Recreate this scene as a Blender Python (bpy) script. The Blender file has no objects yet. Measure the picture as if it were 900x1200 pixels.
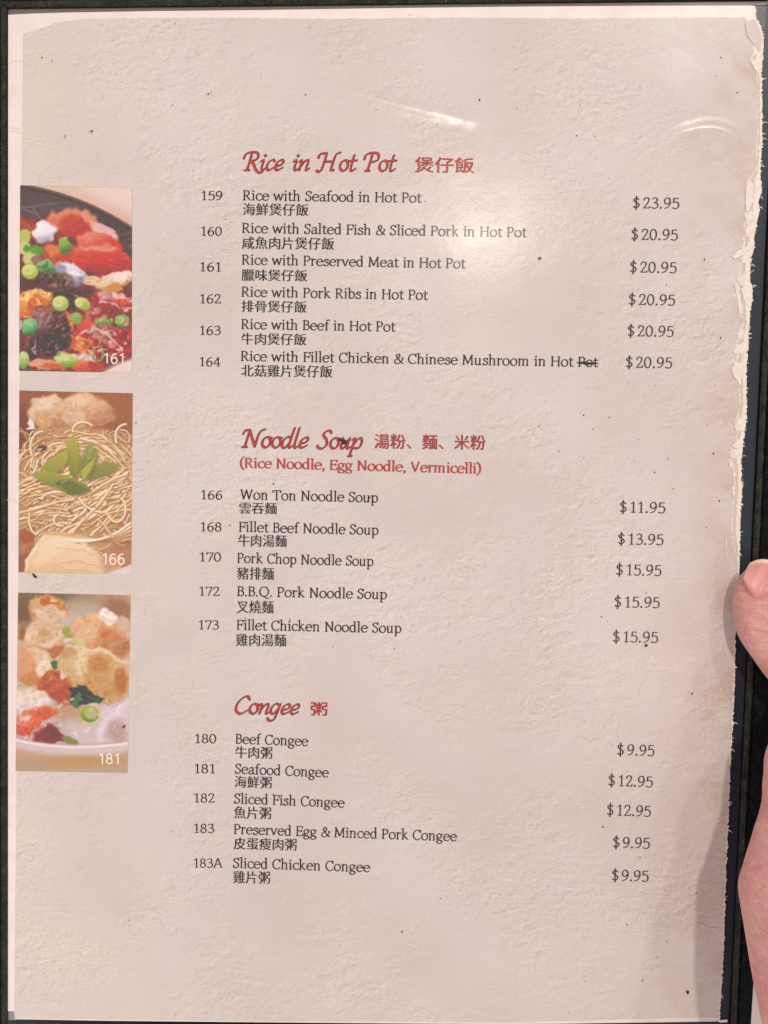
import bpy, bmesh, math, random
import numpy as np
from mathutils import Vector, Matrix, Euler
from mathutils.geometry import delaunay_2d_cdt
from mathutils.bvhtree import BVHTree

S = bpy.context.scene
COL = S.collection
rnd = random.Random(5)

# ---------------------------------------------------------------- camera
cam = bpy.data.objects.new('camera', bpy.data.cameras.new('camera')); COL.objects.link(cam); S.camera = cam
cam.location = (0.01082, 0.01721, 0.28274)
cam.rotation_euler = (-0.03811, 0.03007, 0.02086)
cam.data.sensor_fit = 'VERTICAL'; cam.data.sensor_height = 36; cam.data.lens = 36
cam.data.clip_start = 0.01; cam.data.clip_end = 30
RM = Euler(cam.rotation_euler).to_matrix(); CL = Vector(cam.location)

# ---------------------------------------------------------------- room light
W = bpy.data.worlds.new('World'); S.world = W; W.use_nodes = True
W.node_tree.nodes['Background'].inputs[0].default_value = (1.0, 0.93, 0.915, 1)
W.node_tree.nodes['Background'].inputs[1].default_value = 0.56
def lamp(name, loc, target, size, power, color, shape='DISK', sy=None):
    d = bpy.data.lights.new(name, 'AREA'); d.shape = shape; d.size = size
    if sy: d.size_y = sy
    d.energy = power; d.color = color
    o = bpy.data.objects.new(name, d); COL.objects.link(o); o.location = loc
    o.rotation_euler = (Vector(target)-Vector(loc)).to_track_quat('-Z', 'Y').to_euler()
    return o
lamp('spot_lamp', (0.074, 0.292, 0.9), (0, 0, 0), 0.026, 3.2, (1.0, 0.90, 0.80))
lamp('spot_lamp', (0.30, -0.209, 0.9), (0, 0, 0), 0.050, 0.45, (1.0, 0.84, 0.78))
lamp('spot_lamp', (-0.29, -0.133, 0.9), (0, 0, 0), 0.050, 0.32, (1.0, 0.84, 0.74))
lamp('spot_lamp', (0.34, 0.56, 0.9), (0, 0, 0), 0.050, 1.5, (1.0, 0.95, 0.90))  # added lamp, placed so the arced pocket crease glints
lamp('fill_panel', (-0.62, -0.62, 1.0), (0, -.05, 0), 0.42, 3.6, (1.0, 0.965, 0.96))  # added soft fill, brightens the lower part of the page
S.view_settings.view_transform = 'Standard'; S.view_settings.look = 'None'
S.view_settings.gamma = 1; S.view_settings.exposure = 0
S.cycles.max_bounces = 8; S.cycles.transparent_max_bounces = 16
S.cycles.caustics_reflective = False; S.cycles.caustics_refractive = False

# ---------------------------------------------------------------- helpers
def P(px, py, z=0.0):
    """where the sight line through a point of the 900x1200 photograph meets the horizontal plane z"""
    d = RM @ Vector(((px-450)/1200, (600-py)/1200, -1))
    return CL+d*((z-CL.z)/d.z)
def link(name, me, mat=None, parent=None, smooth=False):
    o = bpy.data.objects.new(name, me); COL.objects.link(o)
    if mat: me.materials.append(mat)
    if parent: o.parent = parent
    if smooth: me.shade_smooth()
    return o
def empty(name, label, cat, loc=(0, 0, 0)):
    o = bpy.data.objects.new(name, None); COL.objects.link(o); o.empty_display_size = .01
    o.location = loc; o['label'] = label; o['category'] = cat
    return o
def mesh(name, vs, fs):
    me = bpy.data.meshes.new(name); me.from_pydata([tuple(v) for v in vs], [], fs); me.update(); return me
def slab_px(name, pts, z0, z1, mat, parent, bevel=0.0):
    """a flat plate whose outline is given as sight-line points on its top face"""
    top = [P(x, y, z1) for x, y in pts]; n = len(top)
    bm = bmesh.new(); tv = [bm.verts.new(v) for v in top]; bv = [bm.verts.new((v.x, v.y, z0)) for v in top]
    f = bm.faces.new(tv); bm.faces.new(bv[::-1])
    for i in range(n): bm.faces.new((tv[i], bv[i], bv[(i+1) % n], tv[(i+1) % n]))
    bmesh.ops.recalc_face_normals(bm, faces=bm.faces)
    if bevel:
        e = [e for e in bm.edges if all(abs(v.co.z-z1) < 1e-7 for v in e.verts)]
        bmesh.ops.bevel(bm, geom=e, offset=bevel, segments=3, affect='EDGES')
    me = bpy.data.meshes.new(name); bm.to_mesh(me); bm.free()
    return link(name, me, mat, parent)
def flat_px(name, pts, z, mat, parent):
    vs = [P(x, y, z) for x, y in pts]
    r = delaunay_2d_cdt([v.xy.copy() for v in vs], [], [list(range(len(vs)))], 1, 1e-7)
    me = mesh(name, [(v.x, v.y, z) for v in r[0]], [list(f) for f in r[2]])
    up(me); return link(name, me, mat, parent)
def up(me):
    bm = bmesh.new(); bm.from_mesh(me)
    for f in bm.faces:
        f.normal_update()
        if f.normal.z < 0: f.normal_flip()
    bm.to_mesh(me); bm.free()
def lin(c): return tuple((v/255/12.92 if v/255 <= .04045 else ((v/255+.055)/1.055)**2.4) for v in c)

# ---------------------------------------------------------------- materials
class N:
    def __init__(s, name):
        s.m = bpy.data.materials.new(name); s.m.use_nodes = True; s.t = s.m.node_tree; s.b = s.t.nodes['Principled BSDF']
        s.out = s.t.nodes['Material Output']; s.geo = s.t.nodes.new('ShaderNodeTexCoord')
    def n(s, kind, ins={}, **kw):
        x = s.t.nodes.new(kind)
        for k, v in kw.items(): setattr(x, k, v)
        for k, v in ins.items():
            if isinstance(v, bpy.types.NodeSocket): s.t.links.new(v, x.inputs[k])
            else: x.inputs[k].default_value = v
        return x
    def set(s, **kw):
        for k, v in kw.items():
            k = k.replace('_', ' ')
            if isinstance(v, bpy.types.NodeSocket): s.t.links.new(v, s.b.inputs[k])
            else: s.b.inputs[k].default_value = v
    @property
    def obj(s): return s.geo.outputs['Object']
    def noise(s, scale, detail=3, rough=.55, vec=None, dist=0):
        return s.n('ShaderNodeTexNoise', {'Vector': vec or s.obj, 'Scale': scale, 'Detail': detail, 'Roughness': rough, 'Distortion': dist}).outputs['Fac']
    def math(s, op, a, b=0.0, clamp=False): return s.n('ShaderNodeMath', {0: a, 1: b}, operation=op, use_clamp=clamp).outputs[0]
    def rng(s, v, a, b, c=0.0, d=1.0): return s.n('ShaderNodeMapRange', {'Value': v, 'From Min': a, 'From Max': b, 'To Min': c, 'To Max': d}).outputs[0]
    def mix(s, f, a, b, mode='MIX'):
        x = s.t.nodes.new('ShaderNodeMix'); x.data_type = 'RGBA'; x.blend_type = mode; x.clamp_result = True
        for i, v in ((0, f), (6, a), (7, b)):
            if isinstance(v, bpy.types.NodeSocket): s.t.links.new(v, x.inputs[i])
            else: x.inputs[i].default_value = (*v, 1) if isinstance(v, tuple) and len(v) == 3 else v
        return x.outputs[2]
    def bump(s, h, strength=.3, dist=.0002): return s.n('ShaderNodeBump', {'Height': h, 'Strength': strength, 'Distance': dist}).outputs[0]

def m_plain(name, c, rough=.6, spec=.5, bump=None):
    k = N(name); k.set(Base_Color=(*c, 1), Roughness=rough, Specular_IOR_Level=spec)
    if bump: k.set(Normal=k.bump(k.noise(bump[0], 4), bump[1], bump[2]))
    return k.m

def m_page_print():
    """matte print of a trowelled plaster wall: cream and rosy clouds, ragged fine ridges, brown stains"""
    k = N('plaster_print')
    cloud = k.noise(22, 3, .5); cloud2 = k.noise(55, 4, .6)
    c = k.mix(k.rng(cloud, .35, .65), (.595, .518, .500), (.645, .580, .570))
    c = k.mix(k.rng(cloud2, .45, .75, 0, .55), c, (.650, .570, .522))
    xyz = k.n('ShaderNodeSeparateXYZ', {0: k.obj})
    edge = k.math('ADD', k.rng(xyz.outputs[0], -.098, -.055, 1, 0), k.rng(xyz.outputs[1], -.14, -.10, .8, 0), True)
    c = k.mix(k.math('MULTIPLY', edge, k.rng(cloud2, .3, .6, .12, .5)), c, (.69, .605, .51))
    redge = k.math('MULTIPLY', k.rng(xyz.outputs[0], .078, .1, 0, 1), k.rng(k.noise(90, 4), .42, .62, 0, .55))
    c = k.mix(redge, c, (.52, .37, .29))
    # printed ridges: the difference between a ragged height picture and the same shifted by a third of a millimetre
    w = k.n('ShaderNodeVectorMath', {0: k.obj, 1: k.n('ShaderNodeVectorMath', {0: k.n('ShaderNodeTexNoise', {'Vector': k.obj, 'Scale': 120, 'Detail': 2}).outputs['Color'], 'Scale': .006}, operation='SCALE').outputs[0]}, operation='ADD').outputs[0]
    def height(v):
        st = k.n('ShaderNodeMapping', {'Vector': v, 'Rotation': (0, 0, .7), 'Scale': (1.0, 1.9, 1)}).outputs[0]
        a = k.noise(250, 6, .66, st, .35); b = k.noise(1300, 3, .6, v)
        r = k.math('ABSOLUTE', k.math('SUBTRACT', k.noise(75, 4, .62, st, .8), .5))
        r = k.rng(r, 0, .03, -.45, 0)
        return k.math('ADD', k.math('ADD', a, k.math('MULTIPLY', b, .30)), k.math('MULTIPLY', r, .16))
    sh = k.n('ShaderNodeVectorMath', {0: w, 1: (.00036, -.00030, 0)}, operation='ADD').outputs[0]
    h = height(w); rel = k.math('SUBTRACT', h, height(sh))
    amp = k.rng(k.noise(26, 4, .62), .36, .64, .12, 1.7)
    rel = k.math('MULTIPLY', rel, amp)
    lo = k.rng(rel, -.02, -.28, 0, .38); hi = k.rng(rel, .02, .26, 0, .52)
    c = k.mix(lo, c, (.30, .225, .195)); c = k.mix(hi, c, (.83, .73, .64))
    # little brown flecks and stains of the print
    st = k.rng(k.noise(70, 5, .7), .66, .76, 0, .28); c = k.mix(st, c, (.38, .28, .20))
    v = k.n('ShaderNodeTexVoronoi', {'Vector': k.obj, 'Scale': 150, 'Randomness': 1}); pick = k.rng(k.n('ShaderNodeSeparateColor', {0: v.outputs['Color']}).outputs[0], .95, .96)
    dot = k.math('MULTIPLY', k.rng(v.outputs['Distance'], .06, .035), pick); c = k.mix(k.math('MULTIPLY', dot, .6), c, (.10, .07, .05))
    k.set(Base_Color=c, Roughness=.75, Specular_IOR_Level=.2, Normal=k.bump(k.math('MULTIPLY', h, k.rng(amp, 0, 1.7, .2, 1)), .10, .0002))
    return k.m
def m_white_paper():
    k = N('white_laminate'); n = k.noise(120, 4); c = k.mix(k.rng(n, .4, .7), (.80, .72, .69), (.74, .655, .62))
    k.set(Base_Color=c, Roughness=.5, Normal=k.bump(k.noise(500, 3), .1, .0001)); return k.m
def m_torn():
    k = N('torn_paper_core'); n = k.noise(900, 4, .7); c = k.mix(k.rng(n, .3, .7), (.88, .82, .76), (.70, .60, .52))
    k.set(Base_Color=c, Roughness=.9, Normal=k.bump(n, .9, .0003)); return k.m
def m_leather(name='black_leatherette', c1=(.004, .005, .006), c2=(.012, .014, .013), rough=.5, spec=.12):
    k = N(name)
    v = k.n('ShaderNodeTexVoronoi', {'Vector': k.obj, 'Scale': 1500}, feature='DISTANCE_TO_EDGE').outputs['Distance']
    c = k.mix(k.rng(k.noise(300, 3), .35, .7), c1, c2)
    h = k.math('ADD', k.rng(v, 0, .3), k.noise(700, 3)); k.set(Base_Color=c, Roughness=rough, Specular_IOR_Level=spec, Normal=k.bump(h, 1.0, .0003)); return k.m
def m_ink(name, c, amt=.14):
    k = N(name); n = k.rng(k.noise(1600, 3, .7), .45, .8, 0, amt)
    k.set(Base_Color=k.mix(n, c, (.55, .44, .38)), Roughness=.7, Specular_IOR_Level=.2); return k.m
def m_vcol():
    k = N('printed_photo'); a = k.n('ShaderNodeVertexColor', layer_name='Col').outputs['Color']
    n = k.noise(2600, 2); c = k.mix(.10, a, k.mix(n, (.1, .1, .1), (1.0, .95, .9)))
    k.set(Base_Color=c, Roughness=.6, Specular_IOR_Level=.3); return k.m
def m_sleeve():
    k = N('clear_sleeve_plastic'); t = k.t; t.nodes.remove(k.b)
    nz = k.bump(k.math('ADD', k.noise(240, 4, .6), k.math('MULTIPLY', k.noise(2200, 3), .25)), .14, .0003)
    tr = k.n('ShaderNodeBsdfTransparent', {'Color': (.985, .98, .975, 1)})
    crease = k.n('ShaderNodeAttribute', attribute_name='crease').outputs['Fac']      # taut, polished folds
    gl = k.n('ShaderNodeBsdfAnisotropic', {'Color': (1, 1, 1, 1), 'Roughness': k.math('SUBTRACT', k.rng(k.noise(60, 3), .3, .7, .16, .21), k.math('MULTIPLY', crease, .0)), 'Normal': nz})
    back = k.n('ShaderNodeNewGeometry').outputs['Backfacing']      # seen from beneath, the same thin film
    fr = k.n('ShaderNodeFresnel', {'IOR': k.math('POWER', k.math('ADD', 1.152, k.math('MULTIPLY', crease, .24)), k.rng(back, 0, 1, 1, -1))})
    mx = k.n('ShaderNodeMixShader', {0: fr.outputs[0], 1: tr.outputs[0], 2: gl.outputs[0]})
    t.links.new(mx.outputs[0], k.out.inputs[0]); return k.m
def m_skin():
    k = N('skin')
    blot = k.noise(95, 3, .6); c = k.mix(k.rng(blot, .35, .68), (.70, .375, .330), (.61, .250, .235))
    c = k.mix(k.rng(k.noise(420, 3), .5, .75, 0, .25), c, (.80, .45, .37))
    st = k.n('ShaderNodeMapping', {'Vector': k.obj, 'Rotation': (0, 0, .45), 'Scale': (.35, 1.7, .6)}).outputs[0]
    wr = k.math('ABSOLUTE', k.math('SUBTRACT', k.noise(380, 4, .6, st, .8), .5)); wr = k.rng(wr, 0, .09)
    v = k.n('ShaderNodeTexVoronoi', {'Vector': k.obj, 'Scale': 1700}, feature='DISTANCE_TO_EDGE').outputs['Distance']
    h = k.math('ADD', wr, k.math('MULTIPLY', k.rng(v, 0, .25), .25))
    k.set(Base_Color=c, Roughness=.46, Specular_IOR_Level=.4, Normal=k.bump(h, .6, .00025), Subsurface_Weight=.25, Subsurface_Scale=.003)
    k.b.inputs['Subsurface Radius'].default_value = (1, .35, .2); return k.m
def m_nail():
    k = N('nail'); a = k.n('ShaderNodeVertexColor', layer_name='Col').outputs['Color']
    st = k.n('ShaderNodeMapping', {'Vector': k.obj, 'Rotation': (0, 0, .3), 'Scale': (2.4, .12, 1)}).outputs[0]
    k.set(Base_Color=a, Roughness=.38, Specular_IOR_Level=.45, Normal=k.bump(k.noise(700, 2, .5, st), .12, .0002), Subsurface_Weight=.1, Subsurface_Scale=.001); return k.m
MAT = dict(print=m_page_print(), white=m_white_paper(), torn=m_torn(), leather=m_leather(), piping=m_leather('lit_olive_piping', (.014, .015, .012), (.046, .046, .036), .4, .35), black=m_ink('black_ink', (.028, .020, .022)),  # piping: lighter olive leather, its lit highlight put into the colour
           grey=m_ink('grey_ink', (.055, .042, .045)), red=m_ink('red_ink', (.40, .055, .048), .12), maroon=m_ink('maroon_ink', (.11, .022, .022), .1),
           wht=m_plain('white_ink', (.86, .80, .76)), photo=m_vcol(), sleeve=m_sleeve(), skin=m_skin(), nail=m_nail(),
           slate=m_plain('slate_backing', (.016, .023, .032), .3, .35, (600, .15, .0001)), seam=m_plain('grey_brown_seam', (.17, .14, .125), .5, .4, (900, .3, .0001)),
           layer=m_plain('split_paper_layer', (.60, .50, .43), .9, .2, (900, .6, .0002)), gap=m_plain('gap_shade_black', (.006, .006, .008), .8, .1), dirt=m_plain('dirt', (.026, .018, .015), .8), wear=m_plain('worn_print', (.80, .69, .60), .8),
           crumb=m_plain('brown_crust', (.12, .05, .035), .7), tape=m_plain('grey_corner', (.22, .21, .20), .5))
# ---------------------------------------------------------------- lettering: pen-drawn glyphs
ROMAN = '''A 60|l 6 1 30 66|l 30 66 54 1|l 15 24 45 24|f 0 1 14|f 44 1 62
B 50|l 12 1 12 65|f 3 65 26|e 26 50 15 14 90 -90|l 12 36 28 36|e 27 19 18 17 90 -90|f 3 2 27
C 58|e 33 33 27 33 40 318|l 53 65 53 50
E 51|l 12 1 12 65|f 3 65 46|f 3 2 48|l 12 35 38 35|l 46 65 46 54|l 48 2 50 13|l 38 41 38 29
F 48|l 12 1 12 65|f 3 65 46|f 3 1 22|l 12 35 38 35|l 46 65 46 54|l 38 41 38 29
H 66|l 12 1 12 65|l 54 1 54 65|l 12 35 54 35|f 3 65 21|f 3 1 21|f 45 65 63|f 45 1 63
M 78|l 11 1 14 65|l 14 65 39 8|l 39 8 63 65|l 63 65 66 1|f 3 65 14|f 63 65 74|f 3 1 20|f 57 1 75
N 67|l 13 1 13 65|l 13 65 54 2|l 54 2 54 65|f 3 65 14|f 4 1 22|f 45 65 63
P 49|l 12 1 12 65|f 3 65 26|e 26 48 18 17 90 -90|l 12 31 26 31|f 3 1 22
R 58|l 12 1 12 65|f 3 65 26|e 26 49 17 16 90 -90|l 12 33 26 33|l 26 33 48 2|f 3 1 22|f 46 2 57
S 46|c 39 58 26 66 11 60 10 47 24 37 37 27 38 12 24 0 8 7|l 40 65 40 51|l 7 2 7 16
T 57|l 28 1 28 65|f 4 65 53|l 4 65 3 52|l 53 65 54 52|f 18 1 38
V 60|l 7 65 29 2|l 30 2 51 65|f 0 65 16|f 43 65 59
W 86|l 7 65 24 2|l 24 2 42 64|l 42 64 60 2|l 60 2 78 65|f 0 65 16|f 70 65 86
Q 70|e 35 33 29 33 0 360|c 34 4 48 -9 66 -13
a 45|c 8 38 20 46 32 43 34 30 34 8|c 34 8 37 1 44 3|c 34 26 18 25 7 15 9 3 22 1 34 11
b 50|l 11 71 11 3|l 3 71 11 72|e 27 23 17 23 0 360
c 42|e 26 23 20 23 50 318|d 38 39 4
d 51|e 23 23 17 23 0 360|l 38 71 38 2|l 30 71 38 72|f 38 1 47
e 47|e 25 23 20 23 8 318|l 6 26 43 27
f 32|c 34 67 26 72 17 66 15 52|l 15 52 15 1|l 4 45 28 45|f 5 1 26
g 47|e 21 31 15 15 0 360|l 31 42 44 44|c 12 18 7 11 14 6 30 4 40 -2|e 23 -9 18 11 0 360
h 53|l 12 71 12 1|l 4 71 12 72|c 12 32 20 43 31 45 39 38 39 28|l 39 30 39 1|f 3 1 20|f 31 1 48
i 25|l 13 45 13 1|l 4 45 13 46|f 4 1 22|d 12 63 5
k 50|l 12 71 12 1|l 4 71 12 72|l 12 19 34 45|l 19 26 42 1|f 3 1 20|f 28 45 42|f 38 1 50
l 25|l 13 71 13 1|l 4 71 13 72|f 4 1 22
m 79|l 12 45 12 1|l 4 45 12 46|c 12 32 19 43 29 45 37 38 37 28|l 37 30 37 1|c 37 32 45 43 55 45 63 38 63 28|l 63 30 63 1|f 3 1 20|f 30 1 45|f 56 1 72
n 53|l 12 45 12 1|l 4 45 12 46|c 12 32 20 43 31 45 39 38 39 28|l 39 30 39 1|f 3 1 20|f 31 1 48
o 49|e 25 23 20 23 0 360
p 50|l 11 45 11 -21|l 3 45 11 46|e 27 23 17 23 0 360|f 3 -21 21
r 36|l 12 45 12 1|l 4 45 12 46|c 12 30 19 42 31 44|d 31 41 4|f 3 1 22
s 38|c 32 40 21 46 10 41 11 31 23 25 33 18 31 5 19 0 6 5|l 32 45 32 35|l 6 1 6 12
t 32|l 14 58 14 10|c 14 10 18 0 31 4|l 4 45 29 45
u 53|l 11 45 11 14|c 11 14 14 2 25 1 38 11|l 38 45 38 2|f 38 1 47|f 3 45 11|f 30 45 38
v 47|l 6 44 23 2|l 24 2 40 44|f 0 45 14|f 33 45 48
w 69|l 6 44 21 2|l 21 2 35 43|l 35 43 49 2|l 49 2 63 44|f 0 45 14|f 56 45 70
& 64|c 60 36 50 16 34 1 16 0 7 12 13 26 32 38 40 50 34 63 23 63 18 52 26 36 44 14 60 1|f 50 38 64
0 45|e 22 31 17 31 0 360
1 41|l 22 61 22 1|c 9 52 17 56 22 62|f 10 1 34
2 44|c 7 47 11 59 22 62 34 55 32 40 18 17 7 3|l 7 2 38 2|l 38 2 39 10
3 43|c 8 55 20 62 33 56 32 40 18 34|c 18 34 36 28 37 10 22 0 6 5
4 46|l 32 1 32 61|l 32 61 4 18|l 4 18 43 18|f 23 1 41
5 43|l 12 60 36 60|l 12 60 10 35|c 10 35 24 40 37 30 36 9 22 0 6 5
6 45|c 36 60 20 55 8 36 7 18 14 2 28 1 38 14 34 31 22 36 9 24
7 42|l 5 60 39 60|l 39 60 17 1|l 5 60 5 50
8 45|e 22 46 13 15 0 360|e 22 16 16 16 0 360
9 45|c 9 2 25 7 37 26 38 44 31 60 17 61 7 48 11 31 23 26 36 38
$ 48|c 37 51 24 59 11 53 11 43 23 34 36 25 37 12 24 2 8 9|l 23 70 23 -9
. 22|d 10 4 5
, 22|d 10 4 5|c 14 4 12 -7 6 -12
( 28|c 24 74 9 52 8 12 24 -13
) 28|c 4 74 19 52 20 12 4 -13
  26|'''
CHANCERY = '''R 58|c 20 66 17 34 12 2|c -7 44 -4 60 10 68 34 68 46 58 42 42 18 35|c 22 36 36 20 46 2 60 -9 72 -6|l 3 1 21 1
H 76|c 22 66 19 34 12 2|c -6 48 -4 62 8 66 22 66|c 12 4 4 -5 -6 1|c 74 69 62 66 56 54 50 18 48 2|l 48 2 60 3|l 16 34 54 36
P 50|c 20 66 17 34 12 2|c -7 44 -4 60 10 68 34 68 46 57 42 40 18 33|l 3 1 21 1
N 66|c 16 64 12 30 8 2|c -6 50 0 64 16 65|l 16 65 46 2|c 46 2 50 40 58 62 72 69|l -1 1 16 1
S 44|c 46 59 36 68 21 62 18 48 32 33 36 14 22 0 8 1 1 10
C 54|c 53 56 42 69 24 62 8 38 8 12 26 -1 50 13
i 22|c 1 34 9 40 12 34 9 14 11 3 16 1 24 9|d 15 56 4
n 43|c 1 34 8 40 11 34|l 11 36 7 1|c 9 14 22 36 32 40 36 33 32 10 34 1 44 9
c 33|c 32 35 25 41 12 33 6 17 13 1 32 11
e 35|c 8 18 24 21 34 32 26 41 12 33 6 17 13 1 34 11
o 38|e 20 20 15 20 0 360|c 28 38 34 36 38 37
t 27|c 15 60 11 30 10 6 16 0 28 9|l 1 38 28 40
d 44|c 32 37 20 42 6 25 7 4 18 1 33 22|c 41 76 35 40 31 8 35 0 45 9
l 21|c 15 76 10 40 8 8 13 0 23 9
u 45|c 1 34 8 40 11 34 8 12 14 0 26 12 35 34|c 36 41 32 12 34 0 46 9
p 42|c 1 34 8 40 11 34|c 11 40 6 4 2 -27|c 9 16 22 38 34 40 38 24 30 4 10 3|l -4 -27 10 -27
g 41|c 33 36 20 42 6 25 8 5 18 2 32 22|c 37 41 31 6 22 -22 6 -26 -3 -16
  36|'''
SANS = '''1 38|l 24 61 24 1|l 10 51 24 61
6 46|c 35 59 20 57 8 38 8 18 15 2 28 1 39 10 38 28 24 37 9 26
8 46|e 23 47 13 14 0 360|e 23 17 16 16 0 360'''
def parse(t):
    d = {}
    for ln in t.split('\n'):
        ch = ln[0]; rest = ln[1:].split('|'); d[ch] = (float(rest[0]), [s.split() for s in rest[1:] if s.strip()])
    return d
def catmull(p, k=6):
    if len(p) < 3: return p
    q = [(2*p[0][0]-p[1][0], 2*p[0][1]-p[1][1])]+p+[(2*p[-1][0]-p[-2][0], 2*p[-1][1]-p[-2][1])]; o = []
    for i in range(1, len(q)-2):
        for j in range(k):
            t = j/k
            o.append(tuple(.5*(2*q[i][a]+(q[i+1][a]-q[i-1][a])*t+(2*q[i-1][a]-5*q[i][a]+4*q[i+1][a]-q[i+2][a])*t*t+(3*q[i][a]-q[i-1][a]-3*q[i+1][a]+q[i+2][a])*t**3) for a in (0, 1)))
    return o+[p[-1]]
def hull(pts):
    pts = sorted(set((round(x, 4), round(y, 4)) for x, y in pts))
    def half(ps):
        h = []
        for p in ps:
            while len(h) > 1 and (h[-1][0]-h[-2][0])*(p[1]-h[-2][1])-(h[-1][1]-h[-2][1])*(p[0]-h[-2][0]) <= 1e-9: h.pop()
            h.append(p)
        return h[:-1]
    return half(pts)+half(pts[::-1])
class Pen:
    def __init__(s, table, a, b, ang, thin=None):
        s.t = parse(table); s.a, s.b, s.ang = a, b, math.radians(ang); s.thin = thin or b*.9; s.cache = {}
    def nib(s, x, y, a, b, n=8):
        c, q = math.cos(s.ang), math.sin(s.ang)
        return [(x+a*math.cos(t)*c-b*math.sin(t)*q, y+a*math.cos(t)*q+b*math.sin(t)*c) for t in [2*math.pi*i/n for i in range(n)]]
    def glyph(s, ch):
        if ch in s.cache: return s.cache[ch]
        w, st = s.t[ch]; polys = []
        for g in st:
            v = [float(x) for x in g[1:]]; k = g[0]
            if k == 'd':
                polys.append([(v[0]+v[2]*(1+s.a*.06)*math.cos(i*math.pi/5), v[1]+v[2]*(1+s.a*.06)*math.sin(i*math.pi/5)) for i in range(10)]); continue
            if k == 'f':      # flat serif or bar, slightly bracketed
                t = s.thin; polys.append([(v[0], v[1]-t), (v[2], v[1]-t), (v[2], v[1]+t), (v[0], v[1]+t)]); continue
            if k == 'e':
                n = max(6, int(abs(v[5]-v[4])/18)); p = [(v[0]+v[2]*math.cos(math.radians(v[4]+(v[5]-v[4])*i/n)), v[1]+v[3]*math.sin(math.radians(v[4]+(v[5]-v[4])*i/n))) for i in range(n+1)]
            else:
                p = list(zip(v[::2], v[1::2]))
                if k == 'c': p = catmull(p, 4)
            for q, r in zip(p, p[1:]): polys.append(hull(s.nib(*q, s.a, s.b)+s.nib(*r, s.a, s.b)))
        if polys:
            vs = []; fs = []
            for p in polys:
                fs.append(list(range(len(vs), len(vs)+len(p)))); vs += [Vector(q) for q in p]
            r = delaunay_2d_cdt(vs, [], fs, 0, 1e-4)
            G = ([tuple(x) for x in r[0]], [tuple(f) for f, o in zip(r[2], r[5]) if o], w)
        else: G = ([], [], w)
        s.cache[ch] = G; return G
    def line(s, text, slant=0.0, gap=0.0):
        vs, fs, x = [], [], 0
        for ch in text:
            g = s.glyph(ch); b = len(vs); vs += [(x+u+slant*v, v) for u, v in g[0]]; fs += [tuple(i+b for i in f) for f in g[1]]; x += g[2]+gap
        return vs, fs
ROM = Pen(ROMAN, 5.0, 2.9, 12); ROMB = Pen(ROMAN, 6.2, 3.1, 12); NUM = Pen(ROMAN, 4.3, 2.6, 14); SAN = Pen(SANS, 3.6, 3.4, 0); CHA = Pen(CHANCERY, 4.5, 1.5, 40, 1.8)
def lay(vs, fs, name, x0, y0, x1, y1, cap, capunits, z, mat, parent, dx=0, dy=0):
    """set a line of type on the page between two baseline points"""
    a = Vector(P(x0+dx, y0+dy, z)); b = Vector(P(x1+dx, y1+dy, z)); mn = min(v[0] for v in vs); mx = max(v[0] for v in vs)
    ux = (b-a)/(mx-mn); n = Vector((-(b-a).y, (b-a).x, 0)).normalized(); sc = (Vector(P(x0, y0-cap, z))-Vector(P(x0, y0, z))).length/capunits
    me = mesh(name, [a+ux*(u-mn)+n*(v*sc) for u, v in vs], fs); up(me)
    return link(name, me, mat, parent)
def cjk(text, bold=0.0, vert=0.0, off=0.0):
    """Chinese characters from the built-in face; the verticals are thickened by a second strike"""
    c = bpy.data.curves.new('t', 'FONT'); c.body = text; c.resolution_u = 3; c.offset = off
    o = bpy.data.objects.new('t', c); COL.objects.link(o); bpy.context.view_layer.update()
    me = bpy.data.meshes.new_from_object(o.evaluated_get(bpy.context.evaluated_depsgraph_get()))
    vs = [tuple(v.co.xy) for v in me.vertices]; fs = [tuple(p.vertices) for p in me.polygons]
    bpy.data.objects.remove(o); bpy.data.curves.remove(c); bpy.data.meshes.remove(me)
    if bold:
        n = len(vs); v2 = [(x+dx, y+dy) for dx, dy in ((0, 0), (bold, 0), (bold*.5, vert)) for x, y in vs]
        fs = [tuple(i+k*n for i in f) for k in range(3) for f in fs]; vs = v2
        return vs, fs, n
    return vs, fs, 0
def lay_box(g, name, x0, x1, ytop, ybot, slope, z, mat, parent, dx=0, dy=0):
    vs, fs, layer = g; mn = min(v[1] for v in vs); mx = max(v[1] for v in vs)
    vs = [(u, v-mn) for u, v in vs]
    o = lay(vs, fs, name, x0, ybot, x1, ybot+slope*(x1-x0), ybot-ytop, mx-mn, z, mat, parent, dx, dy)
    if layer:
        for i, v in enumerate(o.data.vertices): v.co.z += 2.5e-6*(i//layer)
    return o
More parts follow.
